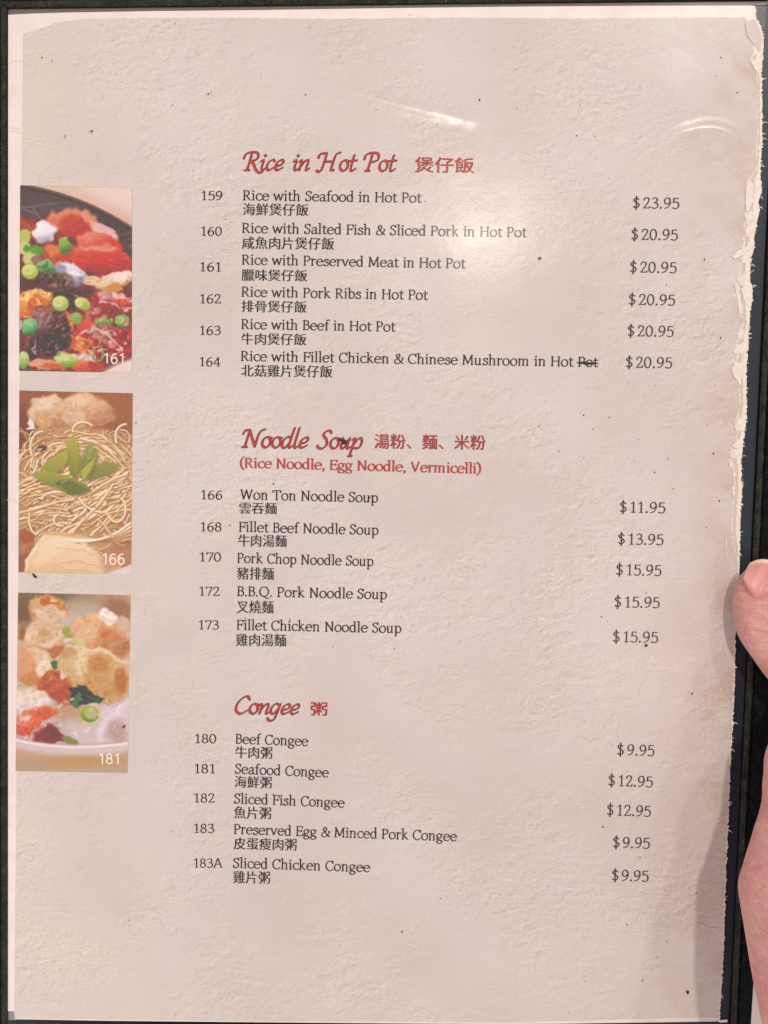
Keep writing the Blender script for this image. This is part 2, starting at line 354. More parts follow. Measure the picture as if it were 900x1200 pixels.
# ---------------------------------------------------------------- flat food pictures (printed), painted by code
def vnoise(X, Y, seed):
    r = np.random.RandomState(seed); T = r.rand(128, 128)
    xi = np.floor(X).astype(int); yi = np.floor(Y).astype(int); fx = X-xi; fy = Y-yi
    fx = fx*fx*(3-2*fx); fy = fy*fy*(3-2*fy)
    a = T[yi % 128, xi % 128]; b = T[yi % 128, (xi+1) % 128]; c = T[(yi+1) % 128, xi % 128]; d = T[(yi+1) % 128, (xi+1) % 128]
    return (a*(1-fx)+b*fx)*(1-fy)+(c*(1-fx)+d*fx)*fy
def fbm(X, Y, s, seed, o=4):
    v = 0; a = 1; t = 0
    for k in range(o):
        v = v+a*vnoise(X/s+7.3*k, Y/s+3.1*k, seed+k); t += a; a *= .55; s /= 2
    return v/t-.5
class Paint:
    def __init__(s, x0, y0, x1, y1, nx, ny, seed):
        s.X, s.Y = np.meshgrid(np.linspace(x0, x1, nx), np.linspace(y0, y1, ny))
        s.img = np.zeros((ny, nx, 3)); s.seed = seed; s.r = random.Random(seed)
        s.k = 0; s.set_warp(14, 40)
    def set_warp(s, amp, sc):
        s.k += 1
        s.WX = s.X+amp*2*fbm(s.X, s.Y, sc, s.seed+s.k*11, 2)+3*fbm(s.X, s.Y, 12, s.seed+s.k, 1); s.WY = s.Y+amp*2*fbm(s.X, s.Y, sc, s.seed+s.k*11+5, 2)
    def fill(s, c): s.img[:] = c
    def mix(s, m, c):
        m = np.clip(m, 0, 1)[..., None]; s.img = s.img*(1-m)+np.asarray(c, float)*m
    def blob(s, cx, cy, rx, ry, c, rot=0, soft=.15, a=1, warp=True, hi=None, lo=None, tex=0):
        X, Y = (s.WX, s.WY) if warp else (s.X, s.Y); soft = soft*(.75 if soft < .55 else 1)
        t = math.radians(rot); u = (X-cx)*math.cos(t)+(Y-cy)*math.sin(t); v = -(X-cx)*math.sin(t)+(Y-cy)*math.cos(t)
        d = np.sqrt((u/rx)**2+(v/ry)**2); m = np.clip((1-d)/soft+.5, 0, 1)*a
        col = np.broadcast_to(np.asarray(c, float), s.img.shape).copy()
        if hi is not None:
            h = np.clip(.5-.7*((X-cx)/rx*.4+(Y-cy)/ry), 0, 1)[..., None]; col = col*(1-h)+np.asarray(hi, float)*h
        if lo is not None:
            h = np.clip(.9*((Y-cy)/ry+(X-cx)/rx*.3)-.1, 0, 1)[..., None]; col = col*(1-h)+np.asarray(lo, float)*h
        if tex:
            n = fbm(s.X+.5*s.WX-.5*s.X, s.Y, 26, s.seed+s.k+31, 4); r_ = 1-np.abs(fbm(s.WX, s.WY*1.3, 34, s.seed+s.k+67, 3))*9
            col = col+(tex*2.4*n+tex*.55*np.clip(r_, 0, 1)-tex*.2)[..., None]
        m = m[..., None]; s.img = s.img*(1-m)+col*m
    def poly(s, pts, c, soft=3, a=1, warp=False, hi=None):
        X, Y = (s.WX, s.WY) if warp else (s.X, s.Y)
        ins = np.zeros(X.shape, bool); D = np.full(X.shape, 1e9); n = len(pts)
        for i in range(n):
            (ax, ay), (bx, by) = pts[i], pts[(i+1) % n]
            cr = ((ay > Y) != (by > Y)) & (X < (bx-ax)*(Y-ay)/((by-ay) or 1e-9)+ax); ins ^= cr
            t = np.clip(((X-ax)*(bx-ax)+(Y-ay)*(by-ay))/((bx-ax)**2+(by-ay)**2+1e-9), 0, 1)
            D = np.minimum(D, np.hypot(X-ax-t*(bx-ax), Y-ay-t*(by-ay)))
        m = np.clip(np.where(ins, D, -D)/soft*.5+.5, 0, 1)*a
        col = np.broadcast_to(np.asarray(c, float), s.img.shape).copy()
        if hi is not None:
            ys = [p[1] for p in pts]; h = np.clip((max(ys)-Y)/(max(ys)-min(ys)), 0, 1)[..., None]; col = col*(1-h)+np.asarray(hi, float)*h
        m = m[..., None]; s.img = s.img*(1-m)+col*m
    def stroke(s, pts, w, c, soft=2, a=1, warp=False):
        xs = [p[0] for p in pts]; ys = [p[1] for p in pts]; R = w+soft+4
        gx = s.X[0]; gy = s.Y[:, 0]
        i0, i1 = np.searchsorted(gx, [min(xs)-R, max(xs)+R]); j0, j1 = np.searchsorted(gy, [min(ys)-R, max(ys)+R])
        if i1 <= i0 or j1 <= j0: return
        X = (s.WX if warp else s.X)[j0:j1, i0:i1]; Y = (s.WY if warp else s.Y)[j0:j1, i0:i1]; D = np.full(X.shape, 1e9)
        for (ax, ay), (bx, by) in zip(pts, pts[1:]):
            t = np.clip(((X-ax)*(bx-ax)+(Y-ay)*(by-ay))/((bx-ax)**2+(by-ay)**2+1e-9), 0, 1)
            D = np.minimum(D, np.hypot(X-ax-t*(bx-ax), Y-ay-t*(by-ay)))
        m = (np.clip((w/2-D)/soft+.5, 0, 1)*a)[..., None]
        s.img[j0:j1, i0:i1] = s.img[j0:j1, i0:i1]*(1-m)+np.asarray(c, float)*m
    def glints(s, n, x0, y0, x1, y1, cols, L=(6, 22), w=(1.5, 4), ang=(-1.2, .6), a=.9):
        for i in range(n):
            x = s.r.uniform(x0, x1); y = s.r.uniform(y0, y1); t = s.r.uniform(*ang); l = s.r.uniform(*L); b = s.r.uniform(-.6, .6)
            s.stroke([(x, y), (x+l*.5*math.cos(t), y+l*.5*math.sin(t)), (x+l*math.cos(t+b), y+l*math.sin(t+b))], s.r.uniform(*w)*1.6, (c_ := s.r.choice(cols)), 5, s.r.uniform(.4, a)*(.5 if sum(c_) < 330 else .85), True)
    def tone(s, im, blur=0):
        for q in range(blur):
            for ax in (0, 1): im = (np.roll(im, 1, ax)+np.roll(im, -1, ax)+im*2)/4
        b = im.copy()
        for ax in (0, 1):
            b = (np.roll(b, 1, ax)+np.roll(b, -1, ax)+np.roll(b, 2, ax)+np.roll(b, -2, ax)+b)/5
        im = im.copy(); im[2:-2, 2:-2] += .4*(im-b)[2:-2, 2:-2]; im = np.clip(im, 0, 255)
        g = im.mean(2, keepdims=True); return g+(im-g)*.88+np.array([5, 1, 2.])
    def grain(s, amp, sc, seed=0):
        s.img = np.clip(s.img+(amp*2*fbm(s.X, s.Y, sc, s.seed+77+seed))[..., None], 0, 255)
def bez(p0, p1, p2, p3, n=9):
    o = []
    for i in range(n+1):
        t = i/n; u = 1-t
        o.append((u**3*p0[0]+3*u*u*t*p1[0]+3*u*t*t*p2[0]+t**3*p3[0], u**3*p0[1]+3*u*u*t*p1[1]+3*u*t*t*p2[1]+t**3*p3[1]))
    return o
def arc(cx, cy, rx, ry, a0, a1, n=14):
    return [(cx+rx*math.cos(math.radians(a0+(a1-a0)*i/n)), cy+ry*math.sin(math.radians(a0+(a1-a0)*i/n))) for i in range(n+1)]

def catmull_(p): return bez(p[0], p[1], p[1], p[2], 8)
def scallion(P, x, y, r, c=(130, 170, 64), cut=(200, 212, 134), rot=0, L=1.0):
    P.blob(x, y, r*1.05*L, r, (max(c[0]-55, 0), c[1]-60, 35), rot, .2, warp=False)
    P.blob(x, y-2, r*L, r*.92, c, rot, .3, hi=tuple(min(255, v+40) for v in c), warp=False)
    P.blob(x-r*.25, y-r*.12, r*.6, r*.52, cut, rot, .3, warp=False)
    P.blob(x-r*.25, y-r*.08, r*.22, r*.16, (150, 175, 80), rot, .9, .5, warp=False)

def picture_hotpot(nx, ny):
    P = Paint(112, 85, 747, 1137, nx, ny, 3); r = P.r
    P.fill((74, 60, 64)); P.blob(300, 260, 240, 120, (92, 80, 86), 15, 1.0, .7)
    # table behind the pot rim
    rim = bez((100, 80), (330, 105), (560, 185), (760, 318), 14)
    P.poly([(100, 60)]+rim+[(780, 318), (780, 60)], (214, 170, 150), 8, hi=(222, 196, 178))
    P.poly([(430, 60), (560, 150), (700, 215), (780, 280), (780, 60)], (232, 212, 202), 40, .8)
    P.stroke(rim, 9, (110, 72, 55), 6, .9)
    P.stroke([(x, y+16) for x, y in rim], 8, (52, 40, 44), 8, .7)
    P.set_warp(26, 55)
    P.poly([(100, 300), (300, 240), (560, 290), (700, 420), (760, 560), (760, 1150), (100, 1150)], (120, 48, 34), 20, warp=True)
    P.blob(150, 330, 60, 70, (170, 60, 40), 0, .5)
    P.blob(415, 300, 140, 85, (196, 44, 26), 10, .3, hi=(226, 130, 96)); P.blob(420, 300, 80, 45, (178, 52, 36), 0, .6, .6)
    P.blob(505, 262, 48, 28, (236, 150, 110), 35, .6, .8)
    P.blob(560, 400, 120, 70, (206, 30, 22), 12, .25, hi=(232, 128, 105)); P.blob(590, 335, 78, 26, (238, 190, 190), 28, .5, .9)
    P.blob(570, 495, 175, 92, (205, 20, 14), 8, .25, hi=(220, 82, 52), lo=(150, 14, 12)); P.blob(545, 425, 105, 13, (236, 150, 140), -2, .9, .8)
    P.blob(330, 480, 85, 70, (196, 70, 44), 20, .5); P.blob(305, 450, 40, 28, (224, 120, 70), 20, .6)
    P.blob(250, 350, 62, 68, (222, 220, 228), 20, .3, hi=(240, 240, 246), lo=(160, 150, 170))
    P.set_warp(14, 30)
    P.blob(140, 370, 38, 42, (186, 200, 88), 0, .4); P.blob(140, 440, 44, 40, (208, 208, 128), 0, .4)
    P.blob(368, 420, 40, 48, (92, 160, 40), 0, .3, hi=(140, 196, 70), lo=(50, 110, 30))
    P.blob(190, 450, 55, 28, (84, 158, 40), 8, .3); P.blob(170, 495, 46, 34, (200, 204, 120), 0, .4); P.blob(205, 500, 32, 24, (150, 110, 104), 0, .4)
    P.blob(400, 580, 95, 58, (190, 190, 214), 25, .3, hi=(224, 224, 238), lo=(120, 110, 140)); P.blob(420, 575, 40, 10, (246, 246, 252), 8, .6); P.blob(345, 548, 34, 22, (150, 150, 180), 10, .5)
    P.blob(640, 610, 135, 42, (226, 188, 150), -18, .4, hi=(240, 220, 200)); P.blob(530, 620, 60, 34, (232, 200, 160), 15, .4); P.blob(690, 590, 55, 26, (238, 222, 206), -15, .5); P.blob(640, 660, 60, 26, (210, 140, 60), -10, .5)
    P.blob(285, 640, 130, 85, (70, 40, 46), 10, .3, hi=(104, 72, 74), tex=40); P.blob(355, 630, 70, 56, (116, 82, 66), 0, .5, .8, tex=60)
    P.blob(490, 690, 80, 46, (118, 44, 36), -20, .5, tex=50); P.blob(400, 720, 80, 60, (62, 42, 52), 0, .5); P.blob(150, 650, 75, 42, (88, 34, 28), 28, .4)
    P.blob(225, 560, 10, 10, (90, 150, 60), 0, .5)
    scallion(P, 170, 572, 46, (168, 190, 80), (206, 216, 130)); P.blob(262, 540, 52, 38, (92, 150, 76), 0, .25, hi=(136, 190, 110), lo=(40, 110, 50)); P.blob(250, 535, 26, 16, (60, 120, 70), 0, .5)
    P.blob(200, 720, 100, 48, (226, 152, 56), -6, .25, hi=(240, 186, 100), lo=(190, 90, 30), tex=70); P.blob(235, 770, 70, 60, (224, 130, 48), 30, .3, tex=70)
    P.blob(130, 790, 34, 55, (216, 106, 40), 10, .3, hi=(236, 160, 80)); P.blob(180, 790, 30, 60, (206, 86, 34), 0, .4)
    P.blob(630, 750, 120, 60, (180, 30, 24), 12, .3, tex=60); P.blob(640, 705, 100, 26, (226, 170, 168), 8, .5, .9, tex=60); P.blob(690, 735, 60, 20, (210, 70, 50), 5, .5)
    P.stroke([(570, 720), (630, 745), (700, 770), (745, 770)], 9, (238, 210, 214), 7, .8, True)
    P.blob(620, 800, 130, 34, (140, 22, 20), 10, .4); P.blob(560, 760, 50, 26, (160, 40, 30), 0, .5); P.blob(520, 790, 56, 30, (180, 100, 96), -10, .5, tex=60)
    P.blob(600, 930, 180, 120, (158, 40, 34), 10, .3, tex=70)
    P.poly([(435, 900), (470, 830), (560, 850), (555, 890), (470, 915)], (206, 62, 34), 8, warp=True, hi=(220, 96, 60))
    P.blob(620, 920, 105, 60, (190, 132, 116), 15, .5, .9, tex=80); P.blob(700, 950, 60, 90, (170, 36, 30), 0, .4, tex=60)
    P.stroke([(430, 915), (500, 905), (545, 885), (600, 905), (640, 950), (690, 1010)], 16, (226, 190, 186), 12, .85, True)
    P.poly([(415, 940), (440, 900), (560, 990), (540, 1010)], (196, 28, 22), 8, warp=True)
    P.blob(470, 985, 70, 46, (212, 104, 40), 25, .3, tex=60, hi=(226, 140, 70)); P.blob(400, 960, 34, 50, (206, 92, 30), 0, .4)
    P.blob(375, 860, 46, 75, (222, 120, 40), -20, .3, tex=70)
    # big dark glossy piece
    P.blob(290, 900, 112, 150, (66, 28, 28), -12, .15, hi=(120, 78, 76), tex=60); P.blob(300, 960, 100, 80, (48, 18, 22), 0, .4, .8)
    for i in range(46):
        x = r.uniform(215, 380); y = r.uniform(790, 1040); a = r.uniform(-1.2, .1); L = r.uniform(10, 34)
        P.stroke([(x, y), (x+L*math.cos(a), y+L*math.sin(a))], r.uniform(2, 6), (r.randint(140, 215),)*2+(170,) if r.random() < .4 else (150, 90, 84), 4, r.uniform(.3, .8), True)
    P.blob(235, 870, 30, 50, (150, 104, 108), -10, .6, .7); P.blob(265, 780, 40, 18, (170, 60, 50), -20, .6, .7)
    P.blob(145, 970, 48, 60, (120, 56, 52), 0, .4, tex=50); P.blob(200, 1010, 36, 60, (66, 28, 44), -10, .4); P.stroke([(205, 960), (190, 1010), (215, 1040)], 8, (210, 190, 210), 5, .7, True)
    P.blob(168, 885, 46, 50, (84, 160, 96), 10, .25, hi=(130, 196, 130), lo=(30, 96, 50)); P.blob(158, 865, 24, 14, (150, 205, 150), 20, .5); P.stroke([(120, 850), (118, 900)], 8, (225, 225, 215), 5)
    P.blob(260, 1100, 110, 30, (226, 150, 120), 5, .4); P.blob(460, 1060, 90, 30, (226, 196, 186), 0, .5, tex=50); P.blob(300, 1110, 60, 18, (214, 90, 50), 3, .5); P.blob(470, 1100, 66, 34, (210, 70, 34), 5, .35, hi=(226, 120, 60)); P.blob(550, 1100, 44, 32, (190, 34, 24), 0, .4)
    P.blob(375, 1072, 62, 38, (150, 196, 70), 14, .25, hi=(196, 216, 120), lo=(96, 150, 40)); P.blob(360, 1060, 34, 16, (206, 218, 140), 14, .5)
    P.blob(138, 1080, 34, 52, (140, 186, 66), 0, .25, hi=(180, 206, 110), lo=(96, 150, 40)); P.blob(130, 1050, 30, 18, (200, 212, 150), 0, .5)
    scallion(P, 343, 750, 46, (164, 184, 74), (214, 216, 142)); P.blob(468, 746, 46, 34, (160, 186, 60), 20, .2, hi=(206, 214, 120), warp=False); P.blob(448, 742, 20, 24, (214, 220, 130), 20, .4, warp=False)
    P.blob(432, 832, 34, 36, (120, 164, 60), 0, .3, hi=(150, 190, 90), warp=False); P.blob(588, 845, 54, 24, (92, 150, 50), -3, .2, hi=(140, 186, 90), warp=False)
    scallion(P, 692, 842, 40, (90, 146, 56), (170, 192, 100), 0, 1.1)
    P.stroke(arc(556, 1030, 32, 42, 0, 360), 13, (120, 160, 66), 5); P.blob(560, 1040, 16, 26, (150, 40, 30), 0, .3, warp=False)
    for i in range(60):
        x = r.uniform(420, 745); y = r.uniform(690, 1060); a = r.uniform(-.6, 1.2); L = r.uniform(8, 26)
        P.stroke([(x, y), (x+L*math.cos(a), y+L*math.sin(a))], r.uniform(2, 5), r.choice([(240, 210, 210), (226, 150, 140), (90, 16, 18), (230, 110, 60)]), 4, r.uniform(.3, .75), True)
    P.poly([(560, 1145), (660, 1090), (760, 1050), (760, 1145)], (232, 206, 204), 12, hi=(236, 216, 214)); P.stroke([(545, 1128), (640, 1092), (745, 1052)], 5, (190, 150, 150), 5, .7)
    P.stroke([(112, 1126), (560, 1135)], 6, (150, 110, 84), 5, .5)
    P.glints(90, 215, 790, 390, 1040, [(225, 200, 205), (170, 120, 120), (30, 12, 16)]); P.glints(150, 430, 700, 745, 1060, [(250, 215, 210), (240, 150, 120), (80, 10, 12), (230, 60, 40)])
    P.glints(60, 130, 680, 300, 830, [(255, 226, 160), (190, 90, 30), (250, 190, 100)]); P.glints(40, 300, 560, 520, 700, [(170, 140, 120), (60, 30, 34), (230, 200, 200)]); P.glints(46, 400, 330, 740, 560, [(250, 170, 150), (170, 10, 8), (240, 110, 80)], (10, 40), (2, 6), (-.3, .4), .6)
    P.glints(30, 500, 580, 740, 670, [(250, 240, 225), (200, 140, 80)]); P.glints(30, 115, 600, 260, 700, [(150, 90, 80), (50, 20, 20)])
    P.grain(7, 8)
    for i in range(26):
        x = r.uniform(430, 740); y = r.uniform(690, 1050); P.blob(x, y, r.uniform(8, 22), r.uniform(4, 9), r.choice([(236, 190, 190), (246, 226, 222), (226, 120, 100)]), r.uniform(-40, 40), .6, .75)
    for i in range(10):
        x = r.uniform(230, 370); y = r.uniform(800, 1030); P.blob(x, y, r.uniform(8, 20), r.uniform(4, 8), (190, 160, 164), r.uniform(-70, 10), .7, .6)
    # hairline creases in the print
    for pts in ([(118, 212), (180, 205), (240, 190), (320, 180)], [(118, 292), (160, 310), (200, 370), (250, 430), (330, 530)], [(180, 205), (230, 275), (300, 350)], [(120, 215), (200, 245)], [(185, 440), (215, 470), (240, 500)]):
        P.stroke(pts, 2.4, (235, 215, 205), 2.5, .6)
    return P.tone(P.img, 2)

def picture_noodles(nx, ny):
    P = Paint(106, 85, 747, 1108, nx, ny, 8); r = P.r
    P.fill((150, 88, 56)); P.blob(680, 150, 160, 90, (160, 92, 54), 0, .8); P.blob(130, 330, 60, 160, (128, 66, 46), 0, .6); P.set_warp(20, 45)
    P.blob(270, 200, 120, 92, (208, 156, 112), -12, .25, hi=(228, 190, 150), lo=(180, 118, 76), tex=18)
    P.blob(490, 190, 150, 95, (206, 150, 104), 8, .25, hi=(224, 180, 134), lo=(176, 110, 66), tex=16)
    P.blob(420, 240, 70, 46, (222, 186, 150), 10, .4, .8, tex=20); P.blob(260, 150, 60, 26, (236, 212, 184), -20, .6, .8); P.blob(450, 130, 50, 20, (232, 206, 172), 0, .7, .7); P.blob(250, 260, 50, 30, (214, 160, 100), 10, .5)
    for i in range(16):
        x = r.uniform(190, 600); y = r.uniform(120, 290); P.blob(x, y, r.uniform(8, 26), r.uniform(2, 6), r.choice([(240, 218, 190), (170, 110, 70)]), r.uniform(-60, 60), .8, .4)
    P.blob(170, 270, 14, 36, (236, 226, 214), -10, .4); P.blob(176, 298, 24, 10, (236, 226, 214), 0, .4)
    # noodle nest
    P.set_warp(30, 80)
    P.poly([(106, 480), (180, 400), (230, 310), (420, 260), (620, 300), (760, 330), (760, 830), (620, 980), (300, 930), (106, 1010)], (196, 140, 84), 20, warp=True)
    P.blob(150, 650, 90, 60, (206, 150, 84), 0, .7); P.blob(160, 900, 60, 70, (170, 84, 52), 0, .7); P.blob(690, 840, 60, 60, (188, 116, 80), 0, .7); P.blob(700, 360, 60, 46, (190, 120, 66), 0, .6); P.blob(240, 740, 90, 14, (110, 66, 50), -8, .6)
    cols = [(234, 206, 154), (242, 222, 178), (226, 188, 130), (247, 234, 204), (214, 168, 108)]
    def noodle(pts, w=14, c=None, dk=(160, 106, 62)):
        c = c or r.choice(cols)
        P.stroke([(x+1.5, y+4) for x, y in pts], w+4, dk, 4, .8)
        P.stroke(pts, w, c, 2.5); P.stroke([(x+1, y+w*.25) for x, y in pts], w*.3, tuple(v*.86 for v in c), 3, .7); P.stroke([(x-1, y-w*.2) for x, y in pts], w*.3, tuple(min(255, v+22) for v in c), 3, .8)
    def curl(x, y, n, a, L, k):
        o = [(x, y)]; k_ = k
        for i in range(n):
            k_ += r.uniform(-.05, .05); a += k_; x += L*math.cos(a); y += L*math.sin(a)*.85; o.append((x, y))
        return o
    def inside(x, y): return y > 300+max(0, 260-x)*.55 and y < 900-max(0, x-560)*-.1
    for i in range(230):      # a tangle under everything
        x = r.uniform(110, 745); y = r.uniform(310, 900)
        if inside(x, y): noodle([q for q in curl(x, y, 9, r.uniform(0, 6.3), 15, r.uniform(-.35, .35)) if q[1] > 290 and q[1] < 985], r.uniform(6, 9), tuple(v*r.uniform(.78, .95) for v in r.choice(cols)))
    for i in range(120):       # upper mound: strands sweeping round the leaves
        cx = 430+r.uniform(-60, 60); cy = 530+r.uniform(-30, 40); R = r.uniform(90, 330); a0 = r.uniform(150, 340); a1 = a0+r.uniform(20, 60)
        noodle([(x, y+6*math.sin(x*.05+i)) for x, y in arc(cx, cy, R, R*.68, a0, a1, 10) if y > 285], r.uniform(6.5, 9.5))
    for i in range(110):       # right and lower strands
        x = r.uniform(400, 770); y = r.uniform(500, 760); dx = r.uniform(-300, -120); dy = r.uniform(50, 190)
        noodle(bez((x, y), (x+dx*.2, y+dy*.1+r.uniform(-20, 60)), (x+dx*.6, y+dy*.6+r.uniform(-60, 20)), (x+dx, y+dy)), r.uniform(7, 11))
    for i in range(70):
        x = r.uniform(100, 300); y = r.uniform(590, 860); noodle(bez((x-60, y+r.uniform(-20, 40)), (x, y-30), (x+60, y-30), (x+120, y+r.uniform(-50, 10))), r.uniform(6, 9.5))
    for k in range(5):
        noodle(bez((250+k*6, 885+k*9), (400, 850+k*16), (560, 960+k*4), (740, 905-k*22)), 12)
    for (cx, cy, rx, ry, a0, a1) in ((345, 808, 40, 32, 20, 250), (470, 300, 60, 46, 170, 320), (210, 800, 46, 90, 90, 220), (660, 740, 52, 72, -60, 150), (710, 330, 60, 70, 150, 270), (590, 640, 150, 120, 90, 160), (240, 400, 70, 90, 150, 270), (330, 690, 90, 40, 180, 300)):
        noodle(arc(cx, cy, rx, ry, a0, a1, 18), 11, (240, 218, 174))
    noodle(bez((110, 770), (260, 740), (300, 700), (420, 690)), 12); noodle(bez((410, 880), (440, 820), (560, 740), (640, 600)), 15, (236, 206, 156)); noodle(bez((640, 900), (600, 840), (590, 830), (560, 800)), 12); noodle(bez((720, 540), (640, 560), (560, 620), (500, 660)), 12)
    P.blob(220, 408, 36, 24, (96, 62, 46), -20, .4); P.blob(215, 412, 18, 9, (206, 190, 180), -20, .6)
    for i in range(26):
        x = r.uniform(110, 740); y = r.uniform(360, 860); P.blob(x, y, r.uniform(7, 20), r.uniform(3, 6), (106, 60, 40), r.uniform(-50, 50), .6, .7)
    for i in range(90):
        x = r.uniform(180, 740); y = r.uniform(310, 930); a = r.uniform(-1, .4); L = r.uniform(8, 26); P.stroke([(x, y), (x+L*math.cos(a), y+L*math.sin(a))], 3, (252, 240, 214), 3, .6)
    # dumpling skin at the bottom
    P.set_warp(16, 40)
    P.poly([(140, 1120), (150, 1040), (200, 960), (240, 900), (360, 895), (440, 930), (560, 985), (700, 1010), (690, 1120)], (226, 182, 128), 8, warp=True, hi=(238, 214, 176))
    P.blob(300, 960, 80, 40, (240, 216, 178), -15, .7, .8); P.blob(250, 1030, 60, 30, (242, 214, 170), -20, .8, .7); P.stroke([(158, 1105), (165, 1030), (215, 965)], 12, (242, 230, 214), 8, .8, True)
    for k in range(12):
        y = 930+k*14; P.stroke(bez((300+k*6, y), (400, y-10), (480, y+20), (560+k*5, y+30)), 4, r.choice([(206, 150, 100), (244, 222, 190)]), 6, .6, True)
    P.poly([(590, 1120), (640, 1092), (700, 1070), (760, 1040), (760, 1120)], (226, 210, 212), 4); P.poly([(560, 980), (760, 930), (760, 1050), (690, 1075), (600, 1108)], (186, 128, 86), 22, .75)
    P.poly([(520, 1120), (600, 1112), (760, 1050), (760, 1120)], (222, 206, 206), 4)
    # basil leaves
    def leaf(p, c, hi, vein=(150, 160, 70)):
        P.poly([(x+5, y+9) for x, y in p], (110, 80, 40), 8, .6); P.poly(p, c, 4, hi=hi); n = len(p); P.stroke([p[0], p[n//2]], 3.5, vein, 3, .8)
    leaf([(430, 580), (395, 540), (370, 440), (380, 360), (412, 325), (440, 360), (448, 430), (450, 520)], (116, 124, 40), (184, 178, 60))
    leaf([(225, 530), (270, 470), (340, 430), (385, 412), (385, 470), (350, 530), (290, 545)], (140, 146, 48), (176, 176, 66))
    leaf([(495, 585), (530, 500), (590, 470), (680, 485), (640, 530), (560, 565)], (110, 120, 46), (146, 150, 58))
    leaf([(470, 590), (448, 540), (443, 470), (480, 400), (515, 362), (548, 420), (552, 470), (510, 550)], (104, 116, 36), (150, 158, 72))
    P.poly([(455, 530), (470, 590), (515, 520), (540, 450)], (176, 180, 66), 5, .9)
    leaf([(172, 552), (240, 528), (330, 545), (420, 570), (480, 600), (518, 636), (470, 660), (400, 665), (310, 625), (230, 590)], (112, 122, 30), (164, 164, 60))
    P.poly([(310, 590), (400, 580), (510, 636), (400, 664)], (96, 108, 34), 8, .8); P.stroke([(320, 605), (360, 592), (390, 590)], 8, (84, 84, 66), 4); P.stroke([(345, 598), (380, 586)], 4, (190, 190, 160), 4)
    for i in range(14): P.blob(r.uniform(460, 530), r.uniform(390, 460), r.uniform(4, 10), 3, (200, 200, 170), -50, .8, .6)
    P.glints(16, 190, 110, 620, 290, [(246, 224, 196), (160, 96, 56), (250, 236, 214)], (8, 26), (2, 4)); P.grain(6, 8)
    return P.tone(P.img, 1)

